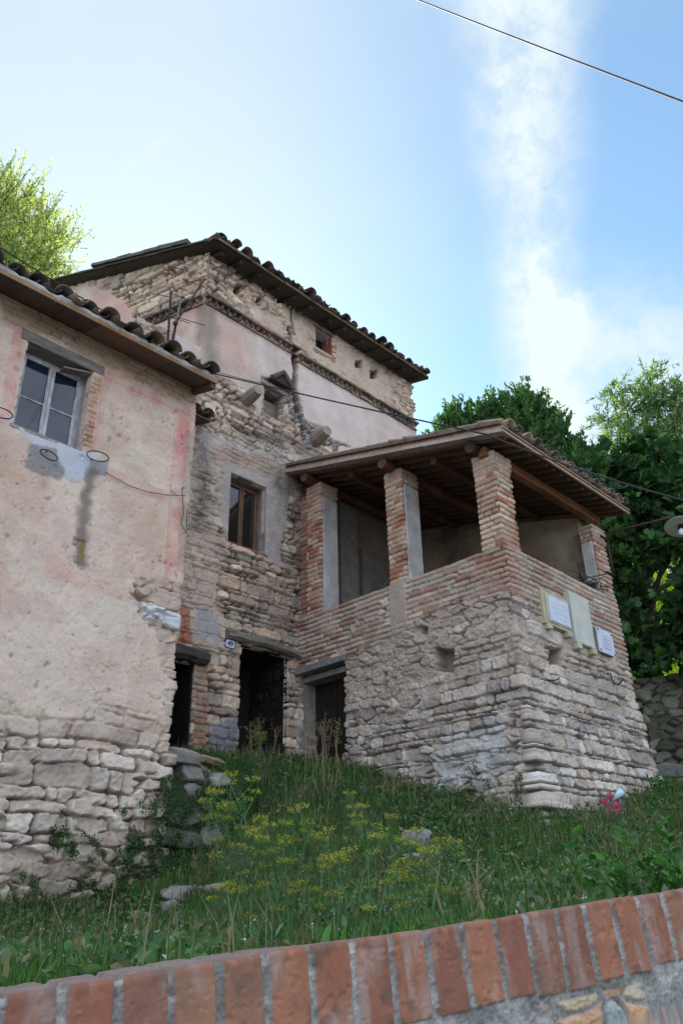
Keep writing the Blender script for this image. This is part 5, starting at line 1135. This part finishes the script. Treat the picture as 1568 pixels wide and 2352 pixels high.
# behind the loggia: dense dark evergreen
tree('evergreen_tree', 'dense dark green evergreen tree with upright tips behind the porch roof', 'tree', (20, 13.5, 5),
     cl_px([(1195, 1010, 19.5, .8, 1.2), (1200, 945, 19.5, .42, 1.4), (1160, 965, 19.5, .4, 1.), (1240, 975, 19.5, .45, 1.2), (1255, 1035, 19.5, .7, 1.1), (1305, 1075, 19.5, .55, 1.), (1042, 975, 19.5, .3, 1.2), (1125, 945, 19.5, .25, 1.2), (1045, 1010, 19.5, .6, .9), (1100, 1000, 19.5, .8, 1.), (1340, 1120, 19.5, .6, 1.), (1290, 1150, 19.5, 1.2, 1.), (1200, 1100, 19.5, 1.3, 1.)]),
     1900, 22, .19, T_OVAL, [srgb(58, 98, 54), srgb(72, 112, 60), srgb(48, 82, 50), srgb(88, 126, 66)], 22, M_LEAF, .22, .8, 1.3, .55, upl=.9, edge=.55)
# right: light feathery tree
tree('feathery_tree', 'tall grey-green feathery tree against the clouds at the right edge', 'tree', (21.5, 9.0, 5),
     cl_px([(1492, 880, 20, .22, 1.8), (1405, 900, 20, .28, .8), (1440, 945, 20, .42, .8), (1510, 940, 20, .4, 1.1), (1390, 975, 20, .3, .7), (1440, 1010, 20, .45, .7), (1545, 970, 20, .5, 1.), (1560, 905, 20, .3, 1.), (1530, 1040, 20, .7, .7), (1650, 960, 20, .9, 1.1), (1400, 1045, 20, .3, .6), (1496, 850, 20, .12, 1.2)]),
     620, 26, .19, T_LONG, [srgb(104, 138, 98), srgb(86, 120, 88), srgb(132, 160, 112), srgb(74, 108, 80), srgb(160, 186, 110)], 23, M_LEAF, .16, 1., .35, .65, droop=.15, edge=.7)
# right: big-leaved fig, in shade
tree('fig_tree', 'dark large-leaved fig tree filling the gap right of the porch', 'tree', (18.6, 9.0, 3.4),
     cl_px([(1500, 1080, 17.5, .9, .8), (1420, 1090, 17.5, .7, .7), (1390, 1150, 18, .7, .8), (1470, 1170, 17.5, .8, .7), (1560, 1130, 17, .7, .7), (1425, 1280, 17.5, .6, .9), (1565, 1245, 17, .45, .7), (1425, 1400, 18, .6, .9), (1550, 1420, 17, .5, .7), (1450, 1360, 17.5, .35, .8), (1570, 1330, 17, .4, .9), (1475, 1270, 17.5, .45, .6), (1465, 1490, 17.5, .6, .6), (1560, 1500, 17, .5, .6), (1680, 1200, 17, 1.1, 1.), (1680, 1440, 17, 1.1, 1.), (1380, 1070, 18, .5, .7), (1440, 1540, 18, .5, .6)]),
     760, 9, .27, T_FIG, [srgb(48, 84, 50), srgb(62, 100, 58), srgb(40, 70, 44), srgb(76, 116, 62)], 24, M_LEAF, .17, 1., .3, .42, upl=.1, droop=.1, edge=.75)
tree('shady_tree', 'dark leafy tree in the background shade between the porch and the fig', 'tree', (23, 14, 6),
     cl_px([(1320, 1250, 25, 1.9, 1.1), (1375, 1420, 24, .8, 1.), (1470, 1120, 25, 1.0, .5), (1400, 1530, 23, .8, .6), (1700, 1250, 24, 1.4, 1.2)]),
     260, 14, .42, T_FIG, [srgb(34, 58, 34), srgb(44, 72, 40)], 25, M_LEAF, .25, 1., .2, .9, edge=.6)
tree('sunlit_shrub', 'bright yellow-green sunlit foliage glimpsed through the fig leaves', 'shrub', (31, 14.5, 8),
     cl_px([(1520, 1300, 34, 2.6, 1.), (1480, 1400, 34, 2.0, .8), (1560, 1420, 34, 2.2, .9), (1540, 1540, 33, 1.8, .8), (1440, 1260, 35, 2.2, .9), (1440, 1500, 34, 1.8, .8)]),
     800, 22, .30, T_OVAL, [srgb(176, 196, 70), srgb(200, 212, 96), srgb(150, 180, 60)], 26, M_LEAFB, .2, 1., .4, 1.)

def visible_ground(n, rg, near=True):
    x = rg.uniform(.5, 19, n); y = rg.uniform(1.5, 14, n); q = (x-WA[0])*wn_[0]+(y-WA[1])*wn_[1]
    z = ground_z(x, y); px, py = proj(np.stack([x, y, z], -1))
    k = (q > .42) & (px > -60) & (px < 1640) & (py > 1640) & (py < 2420)
    k &= ~((x < 6.42) & (y > YH-.0)) & ~((x > XP-.2) & (x < XC+.1) & (y > YP-.25)) & ~(y > 11.0) & ~((x < 7.9) & (y > 9.76) & (y < 9.95) & (z < 1.8))
    return x[k], y[k], z[k]
def blades(name, n, hmin, hmax, cols, seed, wid=.008, label=None, lean=.45, dens=None, kind='stuff', clumpy=2.2, material=None):
    rg = np.random.default_rng(seed); x, y, z = visible_ground(n, rg)
    D = np.hypot(x, y); keep = rg.random(len(x)) < np.clip(1.15-.045*D, .35, 1); 
    cl_ = fbm(x, y, clumpy, 3, seed+1); keep &= rg.random(len(x)) < (.45+.9*sst(-.4, .3, cl_))
    keep &= ~((np.exp(-((x-8.6)/1.3)**2-((y-3.6-.1*(x-8))/.45)**2) > .45) & (rg.random(len(x)) < .85))
    if dens is not None: keep &= rg.random(len(x)) < dens(x, y)
    x, y, z, cl_ = x[keep], y[keep], z[keep], cl_[keep]; n = len(x)
    hgt = rg.uniform(hmin, hmax, n)*(.75+.6*sst(-.3, .5, cl_)); a = rg.uniform(0, 2*PI, n); ln = rg.uniform(.05, lean, n)*hgt*1.4
    dx, dy = np.cos(a)*ln, np.sin(a)*ln; sx, sy = -np.sin(a), np.cos(a); w = wid*rg.uniform(.6, 1.3, n)*(1+.04*np.hypot(x, y))
    b = np.stack([x, y, z-.02], -1); s_ = np.stack([sx, sy, sx*0], -1)*w[:, None]/2
    m1 = b+np.stack([dx*.35, dy*.35, hgt*.55], -1); t1 = b+np.stack([dx, dy, hgt*.98], -1)
    V = np.stack([b-s_, b+s_, m1+s_*.8, m1-s_*.8, t1], 1); idx = (np.arange(n)*5)[:, None]
    F3 = np.concatenate([idx+np.array([[0, 1, 2]]), idx+np.array([[0, 2, 3]]), idx+np.array([[3, 2, 4]])])
    patch = fbm(x, y, .7, 3, seed+7); c = palette(cols, np.clip(rg.random(n)*.8+.3*patch+.1, 0, .999))*rg.uniform(.75, 1.25, (n, 1))
    o = npmesh(name, V.reshape(-1, 3), F3, material or M_GRASS, None, np.repeat(c, 5, axis=0), smooth=False); return tag(o, label, 'grass' if label else None, None, kind)
GR = [srgb(58, 100, 42), srgb(70, 118, 48), srgb(48, 84, 40), srgb(86, 132, 56), srgb(78, 106, 54), srgb(112, 124, 70)]
blades('grass', 420000, .05, .17, GR, 41, .008, 'short green grass covering the sloping bank')
slope = lambda x, y: np.where((y > 6.5) | (x > 8.5), .9, .12)
blades('tall_grass', 90000, .18, .36, [srgb(72, 96, 58), srgb(96, 112, 70), srgb(64, 84, 54), srgb(132, 126, 88), srgb(84, 104, 72)], 42, .006, 'longer rank grass and weeds on the steep part of the bank', .5, slope)
def ground_leaves():
    rg = np.random.default_rng(43); x, y, z = visible_ground(420000, rg); k = rg.random(len(x)) < (.15+.85*sst(-.05, .35, fbm(x, y, 1.1, 3, 9))); k &= (y > 5) | (rg.random(len(x)) < .35)
    k &= ~(np.exp(-((x-8.6)/1.3)**2-((y-3.6-.1*(x-8))/.45)**2) > .5)
    x, y, z = x[k], y[k], z[k]; n = len(x); P = np.stack([x, y, z+rg.uniform(.02, .16, n)], -1)
    c = palette([srgb(60, 98, 54), srgb(74, 112, 60), srgb(52, 84, 52), srgb(100, 126, 86), srgb(104, 112, 84), srgb(124, 116, 84)], rg.random(n))*rg.uniform(.75, 1.25, (n, 1))
    tag(leafset('ground_cover', P, rdir(rg, n, .4), rdir(rg, n, 1.2), rg.uniform(.15, 1, n)**2*.085+.018, T_OVAL, c, M_GRASS), 'low leafy weeds mixed through the grass', 'ground cover', None, 'stuff')
ground_leaves()
def tiny_flowers():
    rg = np.random.default_rng(44); x, y, z = visible_ground(30000, rg); k = (rg.random(len(x)) < .20*sst(.0, .4, fbm(x, y, 1.6, 3, 19))+.012); x, y, z = x[k], y[k], z[k]; n = len(x)
    P = np.stack([x, y, z+rg.uniform(.10, .24, n)], -1); c = palette([srgb(206, 200, 210), srgb(190, 180, 196), srgb(214, 212, 206), srgb(170, 164, 150)], rg.random(n))
    P = np.vstack([P, P+[.004, .002, .004]]); c = np.vstack([c, c])
    n_ = n; tag(leafset('small_flowers', P, rdir(rg, 2*n, 0), rdir(rg, 2*n, .3), rg.uniform(.010, .020, 2*n), T_OVAL, c, M_GRASS), 'tiny pale mint flowers and seed heads scattered over the grass', 'flowers', None, 'stuff')
tiny_flowers()
# plants creeping over the foot of the house wall and the terrace stones
def creeper(name, pts, r, n, label, seed, cols, on):
    rg = np.random.default_rng(seed); P = []
    for (px, py) in pts:
        q = on(px, py); k_ = 7
        for t_ in range(k_):
            st_ = q+rg.normal(0, 1, 3)*np.array([r, .02, r*.8]); e_ = st_+np.array([rg.normal(0, .08), -.05, rg.uniform(-.22, -.04)]); u_ = rg.random((n*2//k_, 1)); P.append(st_*(1-u_)+e_*u_+rg.normal(0, .022, (n*2//k_, 3))+[0, -.05, 0])
    P = np.vstack(P); m_ = len(P); c = palette(cols, rg.random(m_))*rg.uniform(.7, 1.2, (m_, 1))
    o = leafset(name, P, rdir(rg, m_, .2)*[1, 1, 1], rdir(rg, m_, .8)-np.array([0, .7, 0]), rg.uniform(.022, .045, m_), T_OVAL, c, M_GRASS); return tag(o, label, 'plant', 'creeping plants on the stones')
CG = [srgb(54, 84, 44), srgb(70, 104, 52), srgb(46, 72, 42), srgb(88, 112, 62)]
creeper('creeping_plant', [(375, 1880), (365, 1960), (345, 1950), (330, 1860), (390, 1930), (300, 1930), (320, 1990), (260, 2010), (360, 2020), (385, 1830), (390, 1800), (310, 1960), (280, 1990), (395, 1990), (400, 1950)], .14, 230, 'dark creeper at the lower right corner of the plaster house', 51, CG, lambda a, b: onY(a, b, YH-.06))
creeper('creeping_plant', [(140, 1900), (155, 1930), (20, 2080), (70, 2100), (170, 2070), (240, 2080), (60, 2040), (120, 2060), (200, 2040), (280, 2050), (290, 2080)], .13, 200, 'weeds rooted in the rubble joints at far left', 52, CG, lambda a, b: onY(a, b, YH-.08))
creeper('creeping_plant', [(450, 1830), (480, 1850), (520, 1830), (430, 1960), (500, 1940), (545, 1900), (520, 1980), (470, 1800), (550, 1850), (580, 1900), (600, 1960), (440, 2000), (560, 1950), (430, 1880), (575, 1800), (600, 1820), (620, 1850), (560, 1780), (590, 1860)], .15, 240, 'weeds hanging over the dark terrace stones', 53, CG, lambda a, b: onY(a, b, 9.75))
creeper('creeping_plant', [(1080, 1760), (1070, 1800), (1110, 1790), (1180, 1780), (1175, 1810)], .06, 50, 'ivy sprigs on the white-stained foot of the porch', 54, CG, lambda a, b: onX(a, b, XP-.28))
# wild fennel
STEM = srgb(92, 122, 84); 
def fennel(base, hgt, seed, label, numb=5, lean=(0, 0), yel=(srgb(168, 164, 56), srgb(184, 176, 66), srgb(136, 146, 60))):
    rg = np.random.default_rng(seed); base = np.asarray(base, float); T = thing('fennel_plant', label, 'plant', base, 'yellow wild fennel plants')
    m = MB(); fl = []; hd = []
    for k in range(numb):
        a = rg.uniform(0, 2*PI); tip = base+np.array([lean[0]+math.cos(a)*rg.uniform(.1, .45)*hgt, lean[1]+math.sin(a)*rg.uniform(.1, .35)*hgt, hgt*rg.uniform(.6, 1.05)]); mid = base*.45+tip*.55+np.array([0, 0, .08])+rg.normal(0, .03, 3)
        m.tube([base+rg.normal(0, .02, 3)*[1, 1, 0], mid, tip], [.007, .005, .003], 5); hd.append(tip)
        for j in range(rg.integers(2, 5)):
            t = rg.uniform(.35, .95); s = (base*(1-t)+mid*t) if t < .5 else (mid*(1-t)+tip*t); e = s+np.array([rg.normal(0, .13), rg.normal(0, .13), rg.uniform(.08, .26)])*hgt; m.tube([s, e], [.004, .002], 4); hd.append(e)
            for q in range(8): u_ = rg.random(); fl.append(s*(1-u_)+e*u_)
    rays = m; fh = []
    for h_ in hd:
        P = []; fh.append(P); nr = rg.integers(7, 13)
        for q in range(nr):
            a = 2*PI*q/nr+rg.uniform(-.2, .2); r = rg.uniform(.02, .05)*1.1; e = h_+np.array([math.cos(a)*r, math.sin(a)*r, rg.uniform(.02, .04)]); rays.tube([h_, e], .0013, 3, cap=False); P.append(e+rg.normal(0, .006, (9, 3)))
    m.build('stem', mat('green stems', srgb(96, 128, 84), .7, srgb(70, 100, 64), scale=9), T)
    for P in fh:
        P = np.vstack(P); n = len(P); c = palette(list(yel), rg.random(n))*rg.uniform(.8, 1.2, (n, 1))
        leafset('flower_head', P, rdir(rg, n, .3), rdir(rg, n, 1.), rg.uniform(.008, .016, n), T_OVAL, c, M_GRASS, T)
    Q = np.vstack([np.array(fl)+rg.normal(0, .04, (len(fl), 3)) for _ in range(4)]); n = len(Q); leafset('foliage', Q, rdir(rg, n, .5), rdir(rg, n, .2), rg.uniform(.05, .12, n), ([(0, 0, 0), (.5, .02, 0), (1, 0, 0), (.5, -.02, 0)], [(0, 1, 2, 3)]), np.tile(srgb(70, 108, 60), (n, 1))*rg.uniform(.8, 1.2, (n, 1)), M_GRASS, T)
def gat(px, D):
    p = atd(px, 2200, D); p[2] = ground_z(p[0:1], p[1:2])[0]; return p
FN = [(605, 6.0, 1.35, 9, (-.12, 0), 'tall fennel with the densest yellow heads, left in the clump'), (655, 5.8, 1.1, 8, (0, 0), 'fennel low in front of the tall left one, just over the wall'), (720, 6.0, 1.0, 6, (.1, .1), 'fennel with spread yellow heads in the middle of the clump'),
      (800, 5.4, .75, 6, (0, 0), 'short fennel just behind the brick coping at centre'), (860, 6.2, 1.25, 5, (.1, 0), 'tallest green stemmed fennel right of centre with few heads'), (920, 5.7, .8, 5, (.1, 0), 'bushy yellow fennel near the right side of the clump'),
      (1000, 6.0, .8, 5, (.15, 0), 'sparse fennel at the right end of the clump'), (545, 5.8, .65, 3, (-.15, 0), 'small fennel at the left end of the clump'), (960, 5.0, .55, 6, (0, 0), 'low fennel pressed against the wall top on the right')]
for i, (px, D, hh, nu, ln, lb) in enumerate(FN): fennel(gat(px, D), hh*.66, 60+i, lb, max(2, nu-2), (ln[0]*.7, ln[1]*.7))
q = onground(600, 1760, 10, 15); fennel(q, .45, 80, 'small fennel in front of the dark doorway', 2, (0, 0))
# dry stalks
def stalks(base, n, hgt, spread, seed, label, col=srgb(150, 138, 104), heads=True, group='dry weed stalks'):
    rg = np.random.default_rng(seed); base = np.asarray(base, float); m = MB(); P = []
    for k in range(n):
        b = base+np.array([rg.normal(0, spread), rg.normal(0, spread*.6), 0]); b[2] = ground_z(b[0:1], b[1:2])[0]-.02; h = hgt*rg.uniform(.5, 1.1); t = b+np.array([rg.normal(0, .18)*h, rg.normal(0, .15)*h, h]); mid = b*.5+t*.5+rg.normal(0, .03, 3)
        m.tube([b, mid, t], [.006, .0045, .003], 4, cap=False)
        if heads:
            for j in range(5):
                u_ = rg.uniform(.5, 1); s = mid*(1-u_)+t*u_; e = s+rg.normal(0, .06, 3)+[0, 0, .05]; m.tube([s, e], .002, 3, cap=False); P.append(e+rg.normal(0, .02, (7, 3)))
    o = tag(m.build('dry_weed', mat('straw stalk', col, .85, col*.7, scale=12)), label, 'weed', group)
    if P: P = np.vstack(P); n2 = len(P); leafset('seed_head', P, rdir(rg, n2, .3), rdir(rg, n2, .3), rg.uniform(.012, .028, n2), T_OVAL, np.tile(srgb(150, 138, 112), (n2, 1))*rg.uniform(.6, 1.2, (n2, 1)), M_GRASS, o)
stalks(onground(740, 1775, 10, 15), 16, .95, .22, 91, 'tall dry stalks with seed heads before the right-hand door')
stalks(onground(590, 1755, 10, 15), 14, .7, .25, 92, 'thin dark stalks growing in front of the open doorway', srgb(84, 92, 64))
stalks(onground(735, 1820, 10, 15), 12, .5, .25, 93, 'straw coloured tufts on the bank below the right-hand door', srgb(170, 156, 110), False)
stalks(onground(900, 1800, 10, 15), 26, .4, .8, 94, 'pale grassy tufts along the foot of the porch', srgb(140, 136, 104))
stalks(atd(1080, 2100, 5.2)*[1, 1, 0], 5, .38, .10, 95, 'brown thistle stalks just behind the coping right of the fennel', srgb(160, 140, 100))
stalks(atd(250, 2100, 7.)*[1, 1, 0], 6, .6, .25, 96, 'few thin dry stems in the grass at lower left', srgb(120, 116, 84), False)
# leafy bush at the right edge
def herb(base, n, hgt, seed, label, cols, size=.09, spread=.25, name='leafy_plant', cat='plant', group='leafy plants'):
    rg = np.random.default_rng(seed); base = np.asarray(base, float); T = thing(name, label, cat, base, group); m = MB(); P = []; Dn = []
    for k in range(n):
        b = base+np.array([rg.normal(0, spread*.5), rg.normal(0, spread*.4), -.03]); t = b+np.array([rg.normal(0, spread), rg.normal(0, spread), hgt*rg.uniform(.5, 1.1)]); m.tube([b, t], [.006, .003], 5)
        for u_ in np.linspace(.25, 1, 9):
            for s in range(3): a = rg.uniform(0, 2*PI); P.append(b*(1-u_)+t*u_); Dn.append([math.cos(a), math.sin(a), rg.uniform(.0, .8)])
    P = np.array(P); Dn = np.array(Dn); nn = len(P); m.build('stem', MATS['green stems'], T); c = palette(cols, rg.random(nn))*rg.uniform(.75, 1.25, (nn, 1))
    leafset('leaves', P, Dn, rdir(rg, nn, 1.5), size*rg.uniform(.6, 1.2, nn), T_OVAL, c, M_GRASS, T)
LG = [srgb(64, 112, 48), srgb(82, 130, 56), srgb(52, 92, 44)]
herb(gat(1510, 6.2), 12, .55, 101, 'bright green leafy plant behind the coping near the right edge', LG)
herb(gat(1590, 6.0), 10, .55, 102, 'leafy green plant cut by the right edge above the coping', LG)
herb(onground(1540, 1830, 8, 20), 26, .35, 103, 'low clump of weeds below the stone kerb at right', LG, .07, .5)
# flowers left at the foot of the porch
fb = onground(1402, 1880, 9, 14); T = thing('flower_bouquet', 'pink artificial flowers with a pale blue wrap standing in the grass by the porch', 'flowers', fb)
fD = float(np.hypot(fb[0], fb[1])); M_PINK = mat('pink petals', (.72, .05, .22), .5, (.5, .03, .16), scale=30); M_WRAP = mat('pale blue wrap', srgb(176, 214, 232), .3, srgb(214, 226, 234), scale=8, bump=.1)
rg = np.random.default_rng(5)
m = MB()
for (px, py, r) in ((1412, 1860, .075), (1388, 1843, .05), (1415, 1838, .04), (1400, 1828, .04)):
    c = atd(px, py, fD-.05); n = 70; P = c+rg.normal(0, 1, (n, 3))*r*.35; d = P-c
    o = leafset('blossom', P, d+rg.normal(0, .01, (n, 3)), rdir(rg, n, .5), np.full(n, r*.55), ([(0, 0, 0), (.5, .45, .1), (1, .3, .25), (1, -.3, .25), (.5, -.45, .1)], [(0, 1, 2, 3), (0, 3, 4, 4)])[0:1]+([(0, 1, 2, 3)],), np.tile(C3(.7, .06, .25), (n, 1))*rg.uniform(.6, 1.3, (n, 1)), M_GRASS, T)
    m.tube([fb, (fb+c)/2+[.02, 0, 0], c], [.006, .005, .004], 5)
m.build('stem', MATS['green stems'], T)
a, b = atd(1408, 1838, fD-.08), atd(1428, 1816, fD-.08); m = MB(); m.tube([a, (a+b)/2, b], [.012, .045, .055], 12); m.build('wrap', M_WRAP, T, smooth=True)
P = fb+rg.normal(0, 1, (260, 3))*[.07, .05, .11]+[0, -.06, .08]; leafset('silver_foliage', P, rdir(rg, 260, .2), rdir(rg, 260, .2), rg.uniform(.02, .05, 260), T_LONG, np.tile(srgb(170, 190, 196), (260, 1))*rg.uniform(.6, 1.1, (260, 1)), M_GRASS, T)
m = MB(); m.tube([fb+[0, 0, -.05], fb+[0, 0, .12]], [.05, .07], 14); m.build('vase', M_GREYP, T, smooth=True)
